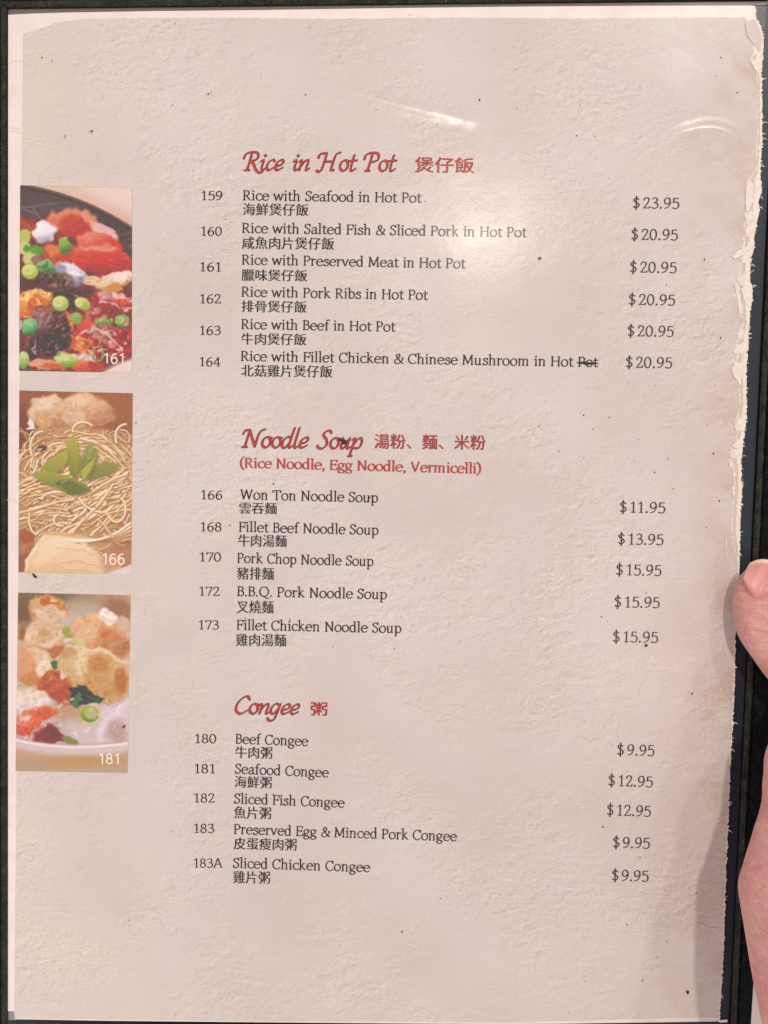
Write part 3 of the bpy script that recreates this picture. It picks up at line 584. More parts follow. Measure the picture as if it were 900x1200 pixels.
def picture_congee(nx, ny):
    P = Paint(92, 72, 766, 1132, nx, ny, 21); r = P.r
    P.fill((216, 196, 176)); P.blob(250, 90, 300, 60, (150, 126, 96), 0, .9); P.blob(680, 170, 130, 90, (176, 130, 96), 0, .9); P.blob(480, 150, 120, 60, (192, 172, 146), 0, 1)
    P.blob(480, 300, 160, 140, (206, 196, 184), 0, .9); P.blob(120, 180, 60, 90, (142, 116, 86), 0, .7); P.blob(120, 310, 30, 40, (176, 130, 66), 0, .6)
    P.set_warp(20, 50)
    P.blob(270, 165, 118, 85, (222, 156, 88), 0, .2, hi=(214, 170, 110), lo=(214, 186, 160), tex=24); P.blob(270, 190, 96, 46, (232, 208, 184), 5, .5, .9, tex=20); P.blob(270, 118, 60, 22, (204, 128, 44), 0, .6, .9); P.blob(300, 110, 20, 16, (236, 200, 140), 0, .5); P.blob(205, 130, 30, 26, (226, 186, 136), -30, .5)
    P.blob(395, 300, 36, 40, (178, 184, 84), 0, .4)
    P.blob(255, 320, 115, 100, (228, 196, 158), -10, .2, hi=(234, 208, 178), lo=(214, 160, 116), tex=18); P.blob(240, 310, 34, 30, (206, 172, 112), 0, .7, .8); P.stroke([(360, 300), (310, 350), (250, 390), (230, 380)], 22, (236, 214, 194), 14, .9, True); P.blob(320, 410, 60, 34, (206, 136, 84), -30, .5)
    P.blob(580, 300, 170, 110, (226, 172, 124), 12, .18, hi=(232, 190, 146), lo=(210, 160, 108), tex=18); P.blob(500, 300, 80, 60, (230, 196, 160), -30, .6, .9); P.blob(640, 320, 70, 40, (216, 140, 86), 20, .7, .8, tex=20)
    P.blob(630, 205, 56, 44, (238, 228, 220), 10, .3, tex=24); P.blob(720, 240, 46, 50, (220, 192, 170), 0, .5); P.blob(700, 380, 80, 60, (206, 150, 100), 0, .5, tex=20)
    P.blob(400, 350, 30, 10, (240, 226, 210), -25, .6); P.blob(465, 358, 44, 26, (216, 210, 140), 0, .4)
    P.blob(170, 490, 130, 110, (230, 180, 130), 0, .2, hi=(234, 204, 170), lo=(214, 150, 90), tex=20); P.blob(130, 470, 60, 80, (226, 170, 130), 0, .6, .8); P.blob(250, 500, 46, 80, (238, 222, 206), 20, .5, .9, tex=24); P.blob(170, 590, 70, 30, (216, 156, 90), 0, .5)
    P.blob(316, 490, 26, 34, (96, 136, 56), -20, .3); P.blob(290, 455, 16, 16, (216, 206, 160), 0, .4)
    P.blob(320, 620, 105, 90, (204, 100, 50), 12, .2, hi=(210, 120, 66), lo=(196, 84, 46), tex=18); P.blob(370, 700, 70, 50, (196, 100, 60), 0, .5); P.blob(370, 540, 30, 30, (230, 210, 200), 0, .4, tex=24)
    P.poly([(345, 520), (352, 420), (378, 384), (440, 380), (575, 384), (640, 410), (690, 440), (745, 470), (752, 600), (740, 690), (650, 730), (560, 690), (420, 650), (400, 560)], (208, 166, 104), 10, warp=True, hi=(230, 208, 164))
    P.blob(480, 500, 36, 110, (238, 224, 186), 0, .9, .8); P.blob(590, 490, 70, 60, (206, 150, 76), 10, .9, .8); P.blob(600, 620, 120, 60, (214, 170, 112), 10, .8, .8, tex=20); P.blob(720, 580, 40, 70, (202, 126, 52), 0, .6, .8); P.blob(400, 420, 40, 40, (206, 170, 110), 0, .8, .8)
    P.stroke([(380, 392), (480, 388), (580, 392), (700, 450), (755, 470)], 14, (238, 226, 204), 12, .8, True)
    for i in range(60):
        x = r.uniform(400, 745); y = r.uniform(440, 700); P.blob(x, y, r.uniform(4, 14), r.uniform(3, 6), r.choice([(190, 130, 66), (236, 212, 168), (200, 120, 60)]), r.uniform(-60, 60), .8, .5)
    # rice soup
    P.set_warp(26, 60)
    P.blob(200, 720, 150, 76, (232, 220, 220), 10, .3, hi=(236, 218, 204), tex=26); P.blob(430, 860, 260, 130, (206, 188, 182), 10, .5); P.blob(600, 880, 200, 110, (216, 202, 206), 0, .5); P.blob(420, 770, 130, 46, (204, 168, 130), 8, .7, .8); P.blob(540, 800, 80, 50, (206, 200, 110), 0, 1, .6)
    P.blob(700, 790, 110, 100, (222, 210, 218), -25, .5); P.stroke(bez((600, 930), (610, 850), (650, 760), (760, 700)), 40, (232, 222, 228), 30, .8, True); P.blob(700, 880, 56, 70, (196, 160, 150), 0, .8, .7); P.blob(740, 855, 14, 8, (130, 60, 40), 0, .5)
    P.blob(240, 790, 110, 46, (226, 106, 60), -14, .35, hi=(230, 140, 100), tex=20); P.blob(150, 860, 80, 66, (224, 100, 56), -10, .35, hi=(230, 150, 120), lo=(216, 80, 40), tex=24); P.blob(150, 820, 36, 16, (238, 200, 186), -20, .5)
    P.blob(130, 930, 60, 26, (206, 178, 176), 0, .5); P.stroke(bez((200, 935), (230, 880), (270, 850), (340, 845)), 22, (210, 168, 150), 12, .9)
    P.poly([(200, 950), (240, 880), (300, 850), (360, 880), (400, 950), (380, 965)], (150, 26, 24), 10, warp=True, hi=(176, 40, 36)); P.blob(310, 900, 50, 26, (120, 14, 18), 10, .7, .8); P.blob(420, 945, 60, 22, (150, 160, 84), 10, .4)
    P.poly([(402, 640), (500, 612), (560, 640), (612, 690), (590, 715), (520, 730), (460, 745), (425, 710)], (36, 66, 48), 7, warp=True, hi=(50, 84, 56)); P.blob(455, 705, 28, 36, (96, 140, 96), 10, .3); P.blob(560, 690, 40, 26, (70, 120, 72), 40, .4, .9); P.blob(510, 640, 60, 12, (30, 46, 34), 20, .5)
    P.blob(532, 784, 54, 48, (120, 168, 40), 0, .15, hi=(170, 196, 90), warp=False); P.blob(540, 780, 40, 34, (190, 205, 110), 0, .25, warp=False); P.blob(548, 778, 26, 24, (200, 192, 160), 0, .4, warp=False)
    for i in range(46):
        x = r.uniform(100, 750); y = r.uniform(690, 930); P.blob(x, y, r.uniform(5, 22), r.uniform(3, 8), (244, 238, 240), r.uniform(-60, 30), .9, .5)
    P.glints(34, 150, 90, 380, 400, [(250, 236, 220), (190, 120, 60), (160, 96, 50)], (6, 24)); P.glints(44, 400, 210, 750, 700, [(250, 238, 214), (186, 118, 60), (222, 150, 90)], (6, 26)); P.glints(22, 100, 400, 300, 620, [(252, 238, 222), (200, 130, 70)])
    P.glints(26, 100, 760, 330, 920, [(255, 220, 200), (200, 60, 30), (255, 240, 235)]); P.glints(24, 240, 540, 400, 700, [(240, 160, 110), (160, 60, 30)])
    for q in ([(150, 385), (250, 400), (330, 420)], [(350, 400), (345, 470), (330, 560)], [(400, 570), (410, 640), (470, 660)], [(560, 690), (650, 735), (745, 690)], [(110, 610), (200, 620), (260, 570)], [(400, 350), (440, 310), (470, 230)], [(200, 240), (150, 220), (150, 160)]): P.stroke(catmull_(q), 6, (150, 95, 60), 10, .3, True)
    # bowl rim and table
    rim = bez((80, 935), (280, 985), (520, 985), (775, 945), 14)
    P.poly(rim+[(775, 1140), (80, 1140)], (206, 178, 150), 3)
    P.poly(rim+[(x, y+58) for x, y in reversed(rim)], (222, 206, 204), 16); P.stroke([(x, y+8) for x, y in rim], 15, (240, 232, 236), 8); P.stroke([(x, y-6) for x, y in rim], 5, (196, 160, 156), 6, .7)
    P.blob(430, 1075, 360, 34, (208, 168, 110), -2, .9, .8, warp=False); P.blob(150, 1100, 200, 40, (190, 176, 156), 0, .9, .7, warp=False); P.blob(640, 1120, 200, 30, (196, 178, 158), 0, .9, .7, warp=False)
    P.grain(6, 8)
    return P.tone(P.img, 2)
# ---------------------------------------------------------------- table under the menu
ZT = -0.060
k = N('pale_table'); k.set(Base_Color=k.mix(k.rng(k.noise(14, 4), .4, .65), (.74, .66, .59), (.68, .59, .52)), Roughness=.45)
tb = mesh('table_top', [(-.9, -.9, ZT), (.9, -.9, ZT), (.9, .9, ZT), (-.9, .9, ZT)], [(0, 1, 2, 3)])
t = link('table_top', tb, k.m); t['kind'] = 'structure'

# ---------------------------------------------------------------- the folder
folder = empty('menu_folder', 'black leatherette menu folder with raised piping round a clear pocket, held open above the table', 'menu folder')
XR = lambda y: 909-.0467*y        # inner edge of the right border
ZB = -0.0010
slab_px('cover_board', [(-30, -40), (962, -40), (877.2, 1232), (-32, 1232)], -0.0040, -0.0016, MAT['leather'], folder, .0006)
slab_px('backing_panel', [(2, -4), (XR(-4)+1, -8), (XR(1210)+1, 1214), (2, 1206)], -0.00155, -0.0009, MAT['slate'], folder)
slab_px('pocket_seam', [(9.3, 10.6), (905, 0.8), (905, 5.8), (700, 8.6), (400, 14), (9.3, 19)], -0.00085, -0.0006, MAT['seam'], folder)
slab_px('corner_patch', [(9.5, 1183), (18.5, 1183), (18.5, 1195.5), (9.5, 1195.5)], -0.00085, -0.0003, MAT['tape'], folder)
slab_px('corner_patch', [(843, 1195.8), (852.5, 1195.2), (852.5, 1197.8), (843, 1198.3)], -0.00085, -0.0003, MAT['wht'], folder)
slab_px('gap_shade', [(XR(-4)+1.2, -7), (XR(-4)+9, -7), (XR(1209)+9, 1209), (XR(1209)+1.2, 1209)], -0.00155, -0.0008, MAT['gap'], folder)  # solid near-black strips standing in for the shade in the border gaps
slab_px('gap_shade', [(6.5, 11), (9, 11), (9.2, 1196), (6.7, 1196)], -0.00084, -0.0004, MAT['gap'], folder)
slab_px('gap_shade', [(9, 7.6), (905, -2), (905, .8), (9, 10.4)], -0.00084, -0.0005, MAT['gap'], folder)
def border(name, pts): return slab_px(name, pts, -0.00158, 0.0006, MAT['leather'], folder, .0004)
border('left_border', [(-28, -38), (3.5, -38), (3.5, 1229), (-30, 1229)])
border('top_border', [(5, -38), (956, -38), (954, -9.5), (5, 1.0)])
border('right_border', [(XR(-8)+14, -8), (956, -8), (878.8, 1229), (XR(1229)+11, 1229)])
border('bottom_border', [(5, 1201), (862, 1211), (862, 1229), (5, 1229)])
def tube(name, pts, r, mat, parent, wob=.12, seg=10, step=.0012):
    vs, fs = [], []; P3 = [Vector(p) for p in pts]; L = sum((b-a).length for a, b in zip(P3, P3[1:])); n = max(2, int(L/step)); rings = []
    for a, b in zip(P3, P3[1:]):
        m = max(1, int(round((b-a).length/L*n)))
        rings += [(a.lerp(b, i/m), (b-a).normalized()) for i in range(m)]
    rings.append((P3[-1], (P3[-1]-P3[-2]).normalized()))
    for i, (c, d) in enumerate(rings):
        u = d.cross(Vector((0, 0, 1))).normalized(); rr = r*(1+wob*(rnd.random()-.5))
        for j in range(seg):
            t = 2*math.pi*j/seg; vs.append(c+u*rr*math.cos(t)+Vector((0, 0, rr*math.sin(t))))
    for i in range(len(rings)-1):
        for j in range(seg): fs.append((i*seg+j, i*seg+(j+1) % seg, (i+1)*seg+(j+1) % seg, (i+1)*seg+j))
    me = mesh(name, vs, fs); return link(name, me, mat, parent, True)
PZ = 0.00015
tube('piping', [P(4.6, 9, PZ), P(4.6, 600, PZ), P(5.4, 1200, PZ)], .00085, MAT['piping'], folder)
tube('piping', [P(-6, 5.4, PZ), P(450, 0.6, PZ), P(900, -4.5, PZ)], .00095, MAT['piping'], folder)
tube('piping', [P(XR(-2)+8.5, -2, PZ), P(XR(600)+7, 600, PZ), P(XR(1204)+6.5, 1204, PZ)], .00090, MAT['piping'], folder)
tube('piping', [P(3, 1201.5, PZ), P(430, 1206, PZ), P(860, 1211, PZ)], .00080, MAT['piping'], folder)

# ---------------------------------------------------------------- the printed sheet
page = empty('menu_page', 'worn printed menu sheet with red headings and three food photos down its left side', 'menu page')
rj = random.Random(11)
def interp(tab, y):
    for (a, b), (c, d) in zip(tab, tab[1:]):
        if a <= y <= c: return b+(d-b)*(y-a)/(c-a)
    return tab[-1][1]
OUT = [(7, 885), (20, 886), (30, 891), (45, 894.5), (60, 894), (85, 893), (160, 893.5), (200, 891), (225, 892.5), (235, 889), (247, 890), (260, 887), (280, 884), (295, 883), (302, 880), (330, 879), (336, 882), (352, 881.5), (365, 879), (400, 877), (430, 875), (490, 875), (510, 872), (540, 869), (570, 870), (600, 868), (650, 867), (700, 865.5), (750, 861.7), (800, 861.3), (850, 859), (900, 855.6), (950, 854), (1000, 851.8), (1050, 850.2), (1100, 848.8), (1150, 846), (1197, 843)]
INN = [(21, 885), (25, 875), (60, 884), (66, 881), (72, 881), (85, 887), (140, 888), (200, 886), (208, 879), (214, 875), (232, 874), (250, 873), (270, 872), (290, 871), (310, 868), (322, 866), (332, 861), (350, 861.5), (366, 868), (380, 871), (392, 866), (405, 862), (418, 864), (428, 859), (446, 866), (470, 867), (485, 864), (500, 861), (515, 863), (525, 857), (540, 856), (548, 860), (575, 860), (600, 858), (620, 857), (645, 861), (665, 865), (700, 864.8), (750, 860.6), (800, 860.2), (850, 857.8), (900, 854.4), (950, 853), (1000, 850.6), (1050, 849.2), (1100, 847.6), (1150, 844.8), (1192, 842.3)]
def ragged(tab, y0, y1, st, amp):
    o = []; y = y0
    while y < y1:
        o.append((interp(tab, y)+rj.gauss(0, amp)*(1.8 if rj.random() < .12 else .8), y)); y += rj.uniform(.4, 1)*st*1.4
    return o+[(interp(tab, y1), y1)]
outer = ragged(OUT, 7, 1197, 1.6, .55)
sheet = [(9.5, 17.3), (40, 15.8), (80, 14.6), (180, 13), (300, 11.8), (450, 9.6), (600, 7.8), (740, 6.8), (880, 6.4)]+outer+[(600, 1200.5), (300, 1198), (120, 1196.2), (17.5, 1194.4), (17.3, 1185), (9.3, 1185)]
slab_px('paper_sheet', sheet, -0.0005, 0.0, MAT['white'], page)
core = [(x-7+6*(y > 640), y) for x, y in outer[::-1] if 20 < y < 1190]
flat_px('torn_edge', [(x-.6, y) for x, y in outer if 9 < y < 1196]+[(interp(INN, max(21, y))-2.5-(3 if y < 640 else 0), y) for x, y in outer[::-1] if 22 < y < 1190], .00003, MAT['torn'], page)
for a_, b_, zz in ((.15, .55, .000075), (.55, .86, .000085)):
    lft = [(interp(INN, max(21, y))*(1-a_)+interp(OUT, y)*a_+rj.gauss(0, .5), y) for y in np.arange(64, 655, 2.3)]
    rgt = [(max(interp(INN, max(21, y))*(1-b_)+interp(OUT, y)*b_+rj.gauss(0, .9), x_+.4), y) for (x_, y) in lft]
    flat_px('paper_layer', lft+rgt[::-1], zz, MAT['torn'] if a_ > .3 else MAT['layer'], page)
prt = [(27, 39), (31, 38.5), (44, 34), (58, 30), (66, 26), (80, 24.2), (95, 22.6)]
x = 100
while x < 874: prt.append((x, 21.4+.5*math.sin(x*.02)+rj.gauss(0, .35)-max(0, (x-600))*.0025)); x += rj.uniform(1.5, 5)
prt += ragged(INN, 26, 1192, 2.2, .7)
prt += [(600, 1198), (300, 1196.5), (120, 1194.6), (17.6, 1193)]
y = 1190
while y > 44: prt.append((27-.0088*(y-22)+rj.gauss(0, .12), y)); y -= rj.uniform(6, 20)
flat_px('plaster_background', prt, .00006, MAT['print'], page)

# food photos
def photo(name, fn, c, px):
    nx, ny = 210, 345; im = np.clip(fn(nx, ny), 0, 255)[::-1]/255.
    L = np.where(im <= .04045, im/12.92, ((im+.055)/1.055)**2.4); L = np.clip(L**px*PHOTO_GAIN-PHOTO_OFF, .004, .95)
    (tlx, tly), (trx, try_), (brx, bry), (blx, bly) = c; z = .00010
    A, B, C, D = [np.array(P(*q, z)) for q in ((blx, bly), (brx, bry), (trx, try_), (tlx, tly))]
    u, v = np.meshgrid(np.linspace(0, 1, nx), np.linspace(0, 1, ny)); u = u[..., None]; v = v[..., None]
    co = (A*(1-u)+B*u)*(1-v)+(D*(1-u)+C*u)*v
    i = (np.arange(ny-1)[:, None]*nx+np.arange(nx-1)[None]).ravel(); f = np.stack([i, i+1, i+nx+1, i+nx], 1)
    me = bpy.data.meshes.new(name); me.vertices.add(nx*ny); me.vertices.foreach_set('co', co.astype(np.float32).ravel())
    me.loops.add(f.size); me.loops.foreach_set('vertex_index', f.ravel().astype(np.int32)); me.polygons.add(len(f))
    me.polygons.foreach_set('loop_start', np.arange(0, f.size, 4, dtype=np.int32)); me.update(calc_edges=True); me.validate()
    ca = me.color_attributes.new('Col', 'FLOAT_COLOR', 'POINT')
    ca.data.foreach_set('color', np.concatenate([L, np.ones((ny, nx, 1))], 2).astype(np.float32).ravel())
    o = link(name, me, MAT['photo'], page)
    return o
PHOTO_GAIN, PHOTO_OFF = .96, .036
f1 = photo('food_photo', picture_hotpot, ((23.6, 217), (155, 220.5), (154.5, 437), (22.4, 434.5)), 1.0); f1['label'] = 'printed photo of red meat and scallions in a dark pot'
f2 = photo('food_photo', picture_noodles, ((22.6, 457.6), (155.6, 460.8), (153.8, 673), (21.6, 670.6)), .95); f2['label'] = 'printed photo of yellow noodles topped with green leaves'
f3 = photo('food_photo', picture_congee, ((21.2, 694.5), (153.2, 697.4), (149.6, 905.8), (18.2, 903.5)), 1.3); f3['label'] = 'printed photo of fried dough and shrimp on white congee'
for s, x0, x1, y0, y1, par in (('161', 122, 144.5, 414, 425.6, f1), ('166', 120.5, 146, 648.5, 661, f2), ('181', 116.5, 139, 883, 895, f3)):
    v, f = SAN.line(s, 0, 3); lay(v, f, 'photo_number', x0, y1, x1, y1+.4, y1-y0, 62, .00014, MAT['wht'], par)

# headings
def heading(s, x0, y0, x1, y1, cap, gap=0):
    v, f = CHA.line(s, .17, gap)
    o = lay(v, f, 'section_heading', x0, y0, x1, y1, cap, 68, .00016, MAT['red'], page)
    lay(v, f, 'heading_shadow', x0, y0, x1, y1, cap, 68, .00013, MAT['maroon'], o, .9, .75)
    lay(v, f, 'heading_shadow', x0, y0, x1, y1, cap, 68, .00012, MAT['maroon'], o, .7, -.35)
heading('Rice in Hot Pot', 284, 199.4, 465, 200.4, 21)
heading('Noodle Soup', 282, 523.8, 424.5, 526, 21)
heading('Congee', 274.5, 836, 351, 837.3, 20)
def chead(s, x0, x1, ya, yb, sl):
    g = cjk(s, .026, .010, -.006)
    o = lay_box(g, 'chinese_heading', x0, x1, ya, yb, sl, .00016, MAT['red'], page)
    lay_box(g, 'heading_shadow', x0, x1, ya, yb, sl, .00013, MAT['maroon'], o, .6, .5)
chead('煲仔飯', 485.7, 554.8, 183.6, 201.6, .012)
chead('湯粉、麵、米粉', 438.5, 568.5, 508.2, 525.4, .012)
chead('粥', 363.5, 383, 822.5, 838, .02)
v, f = ROMB.line('(Rice Noodle, Egg Noodle, Vermicelli)'); lay(v, f, 'section_subheading', 281, 547.9, 563.6, 554.8, 11.4, 66, .00016, MAT['red'], page)

ROWS = [  # number x0 x1 base | name x0 y0 x1 y1 | chinese x0 x1 top bottom | price x0 x1 base
 ('159', 236, 260.5, 234.3, 'Rice with Seafood in Hot Pot', 284.7, 234.5, 494.5, 237.4, '海鮮煲仔飯', 284.5, 361.5, 238, 252.3, '$ 23.95', 741.4, 796, 243.8),
 ('160', 235.6, 260, 276, 'Rice with Salted Fish & Sliced Pork in Hot Pot', 283.6, 272.7, 617.8, 277.9, '咸魚肉片煲仔飯', 283.3, 391.6, 277.2, 291.6, '$ 20.95', 739.6, 794.4, 280.7),
 ('161', 234.3, 258.7, 317.7, 'Rice with Preserved Meat in Hot Pot', 283.4, 309.8, 546, 314.5, '臘味煲仔飯', 283, 360, 315.2, 329, '$ 20.95', 738, 792.8, 319),
 ('162', 234.4, 259, 355.2, 'Rice with Pork Ribs in Hot Pot', 283, 347.4, 502, 351.4, '排骨煲仔飯', 282.7, 359.4, 351.8, 365.6, '$ 20.95', 736.5, 791, 357),
 ('163', 234.2, 258.6, 392.2, 'Rice with Beef in Hot Pot', 282.8, 385.4, 464, 388.5, '牛肉煲仔飯', 282.6, 359, 390, 403.8, '$ 20.95', 735, 789.4, 393.8),
 ('164', 234, 258.5, 429, 'Rice with Fillet Chicken & Chinese Mushroom in Hot Pot', 282.2, 422.8, 701.4, 430, '北菇雞片煲仔飯', 282.4, 389.5, 427, 441.2, '$ 20.95', 733.2, 787.6, 430.6),
 ('166', 235.6, 260.5, 585, 'Won Ton Noodle Soup', 281.4, 585, 443, 588.8, '雲吞麵', 280, 324.4, 588.4, 602, '$ 11.95', 726, 779.5, 600.2),
 ('168', 235, 259.5, 622.4, 'Fillet Beef Noodle Soup', 280, 623, 443.5, 626.8, '牛肉湯麵', 279, 336, 626, 640.4, '$ 13.95', 724, 777.4, 637.6),
 ('170', 234, 259, 657.8, 'Pork Chop Noodle Soup', 278, 659.4, 437.6, 663.4, '豬排麵', 277.4, 321, 664.4, 679, '$ 15.95', 721.8, 775, 673.6),
 ('172', 233.5, 257.5, 698, 'B.B.Q. Pork Noodle Soup', 278, 698.4, 453.4, 702.2, '叉燒麵', 277.2, 320.6, 703.4, 718.4, '$ 15.95', 719.8, 773, 711.4),
 ('173', 233, 256.6, 737.4, 'Fillet Chicken Noodle Soup', 277.4, 738, 470.4, 741.8, '雞肉湯麵', 276.2, 335.4, 742.4, 757, '$ 15.95', 718, 771.2, 752.2),
 ('180', 228.6, 253.4, 870.7, 'Beef Congee', 276, 871.4, 361.4, 874.2, '牛肉粥', 275.4, 319, 874.4, 888.4, '$ 9.95', 723, 766.8, 884.6),
 ('181', 228, 251.6, 905.8, 'Seafood Congee', 275.2, 906.5, 385.4, 911, '海鮮粥', 274.8, 318.4, 909, 923, '$ 12.95', 712.6, 764.8, 920.6),
 ('182', 227.6, 251.8, 940.3, 'Sliced Fish Congee', 274.2, 941.4, 404, 946.4, '魚片粥', 274, 317.6, 944.8, 959.2, '$ 12.95', 711, 762.6, 955.2),
 ('183', 227.4, 251, 975.8, 'Preserved Egg & Minced Pork Congee', 274, 977.2, 535.6, 985.8, '皮蛋瘦肉粥', 273.6, 347.6, 981.2, 995.4, '$ 9.95', 718, 761.4, 993.2),
 ('183A', 227.2, 261, 1016.6, 'Sliced Chicken Congee', 273, 1016.9, 434, 1022, '雞片粥', 273, 316.4, 1020.4, 1035, '$ 9.95', 716.8, 760, 1031.8)]
for (num, nx0, nx1, nb, nm, ax, ay, bx, by, ch, cx0, cx1, ct, cb, pr, px0, px1, pb) in ROWS:
    sl = (by-ay)/(bx-ax)
    v, f = NUM.line(num, 0, 1); lay(v, f, 'dish_number', nx0, nb, nx1, nb+.3, 10.4, 62, .00016, MAT['black'], page)
    v, f = ROM.line(nm, 0, 1); o = lay(v, f, 'dish_name', ax, ay, bx, by, 11.3, 66, .00016, MAT['black'], page)
    lay_box(cjk(ch, .048, .004, -.007), 'chinese_dish_name', cx0, cx1, ct, cb, sl*.7, .00016, MAT['black'], page)
    v, f = NUM.line(pr.replace('$ ', '$'), 0, 1.5)
    # a thin space after the dollar sign
    w = NUM.t['$'][0]+2; v = [((u+9) if u > w else u, q) for u, q in v]
    lay(v, f, 'dish_price', px0, pb, px1, pb+sl*(px1-px0), 12.4, 62, .00016, MAT['grey'], page)
    if num == '164': strike_parent = o

# small marks ------------------------------------------------------
def ribbon(pts, w, z, jit=.3):
    p = [Vector(P(x, y, z)) for x, y in pts]; vs, fs = [], []
    for i, c in enumerate(p):
        d = (p[min(i+1, len(p)-1)]-p[max(i-1, 0)]).normalized(); n = Vector((-d.y, d.x, 0)); ww = w*.000236*.5*(1+jit*(rj.random()*2-1))*(0.35 if i in (0, len(p)-1) else 1)
        vs += [c+n*ww, c-n*ww]
    for i in range(len(p)-1): fs.append((2*i, 2*i+1, 2*i+3, 2*i+2))
    return vs, fs
def marks(name, lst, z, mat, parent, w=1.0, stuff=False):
    V, F = [], []
    for it in lst:
        pts = catmull(it, 5); pts = [(x+rj.gauss(0, .15), y+rj.gauss(0, .15)) for x, y in pts]
        v, f = ribbon(pts, w, z, .6); b = len(V); V += v; F += [tuple(i+b for i in q) for q in f]; z += 1e-6
    me = mesh(name, V, F); up(me); o = link(name, me, mat, parent)
    if stuff: o['kind'] = 'stuff'
    return o
marks('strike_line', [[(675.5, 425.2), (682, 424.6), (692, 425.4), (702, 425.9)], [(678, 424.2), (686, 426.6), (696, 426)]], .00020, MAT['black'], strike_parent, 1.5)
wear = [[(30, 45), (44, 40.5), (56, 39), (63, 33)], [(32, 42), (46, 35), (60, 30.5)], [(27.5, 60), (31, 66), (30, 72)], [(28, 162), (38, 161.5), (46, 164), (56, 163)], [(30, 165), (44, 168), (58, 171), (70, 174)],
        [(48, 1093), (62, 1093), (75, 1098), (82, 1109), (92, 1108), (100, 1110), (108, 1112), (117, 1121), (125, 1127), (133, 1126), (141, 1121)], [(138, 1138), (132, 1145), (124, 1150)], [(100, 1108), (103, 1103)],
        [(164, 594), (170, 603), (175, 620)], [(157, 590), (163, 596)], [(846, 262), (858, 274), (866, 279), (872, 281)], [(660, 263), (666, 261)], [(700, 242), (694, 249)], [(752, 262), (757, 263)], [(852, 625), (851, 640), (854, 658)], [(857, 612), (857, 632)],
        [(852, 260), (856, 263)], [(862, 60), (859, 76)], [(838, 740), (846, 752), (843, 764)], [(852, 780), (850, 792)], [(240, 990), (248, 982), (262, 974)], [(812, 1080), (830, 1087), (846, 1090)], [(18, 708), (22, 707)], [(400, 978), (440, 981)]]
marks('print_crack', wear, .00018, MAT['wear'], page, .9, True)
marks('border_crease', [[(11, 148), (18, 150), (24, 151)], [(11, 154), (17, 153), (25, 156)], [(10, 74), (16, 71), (26, 71)], [(8.5, 586), (13, 586), (20, 590)], [(9, 487), (20, 489)]], .00018, MAT['wear'], page, 1.2, True)
def fleck(x, y, r, asp=1.4, rot=None, mat='dirt', name='dirt_fleck', z=.00019, t=.00012, n=9):
    rot = rj.uniform(0, 3.14) if rot is None else rot; c = P(x, y, z); R = r*.000236*(.62 if r < 1.7 else .9); vs = []
    for zz, s in ((z, 1), (z+t, .75)):
        for i in range(n):
            a = 2*math.pi*i/n; q = R*s*(1+rj.uniform(-.25, .25)); u, w = q*asp*math.cos(a), q*math.sin(a)
            vs.append((c.x+u*math.cos(rot)-w*math.sin(rot), c.y+u*math.sin(rot)+w*math.cos(rot), zz))
    fs = [tuple(range(n, 2*n))]+[(i, (i+1) % n, n+(i+1) % n, n+i) for i in range(n)]
    return vs, fs
def flecks(name, lst, mat, stuff):
    V, F = [], []
    for a in lst:
        v, f = fleck(*a); b = len(V); V += v; F += [tuple(i+b for i in q) for q in f]
    o = link(name, mesh(name, V, F), mat, page)
    if stuff: o['kind'] = 'stuff'
    return o
flecks('soup_flake', [(403.5, 518, 3.0, 1.6, -.6), (398.5, 515.6, 2.0, 1.3, -.3), (407, 516, 1.6, 1.2, .8)], MAT['dirt'], False)
flecks('dirt_flake', [(40.5, 674.8, 1.7, 2.7, -.75)], MAT['dirt'], False)
flecks('dirt_flake', [(757, 756.5, 1.9, 1.2, .3)], MAT['dirt'], False)
sp = [(433, 583, 1.5), (403, 583.4, 1.1), (562, 117, 1.6), (244, 110, 1.3), (845, 67.5, 1.1), (675.5, 159, 1.1), (697, 160, .8), (632.5, 303, 1.8), (781, 334, .9), (863.8, 108.5, 1.1), (839, 89, .7), (358, 111, 1), (512, 146, .7), (606, 127, .7), (498.5, 236, 1.0), (264.5, 257, .8), (471, 1092, 1.6), (516, 1053, .8), (667, 1187, .7), (287, 724.5, 1), (340, 726, 1), (390, 758, .8), (462, 760, 1), (711.6, 570+158, .7), (757, 694.5, .8), (704.8, 723, 1), (768, 452, .7), (684, 486.5, 1.3), (714, 489, 1), (695, 503, .9), (748, 515, .7), (767, 553.5, 1), (783, 537.5, .9), (744, 540.5, .7), (655, 529, .9), (631.5, 499, .9), (640.5, 484.5, .6), (843, 587, 1.3), (828, 618.5, .9), (836, 531.5, 1.3), (844.5, 396, 1.3), (825.5, 304, 1.3), (811, 813, 1.5), (806.5, 812, .8), (827, 780, .8), (789, 573, .9), (828.5, 498, .8), (838, 451, .6), (806, 1163, 1.8), (753, 1149, 1.1), (734.5, 1083.5, 1), (770.5, 1122, .8), (781, 1103, .8), (816, 1047, 1), (750, 1005.5, .9), (706.8, 969, 1.3), (717, 873, .6), (749.8, 1005, .8), (151, 1078.5, 1), (202, 974, .8), (49, 67.6, 1.1), (60.5, 71.6, .8), (247, 109, .8), (173, 43.5, .8), (205, 28, .7), (202, 123.5, .6), (320.5, 567, 1.3), (310, 565, .5), (280, 560, .5), (108, 154, 1.2), (480, 18, .5), (736, 448, .7)]
for i in range(26): sp.append((rj.uniform(170, 850), rj.uniform(30, 1180), rj.uniform(.35, .7)))
flecks('dirt_fleck', sp, MAT['dirt'], True)
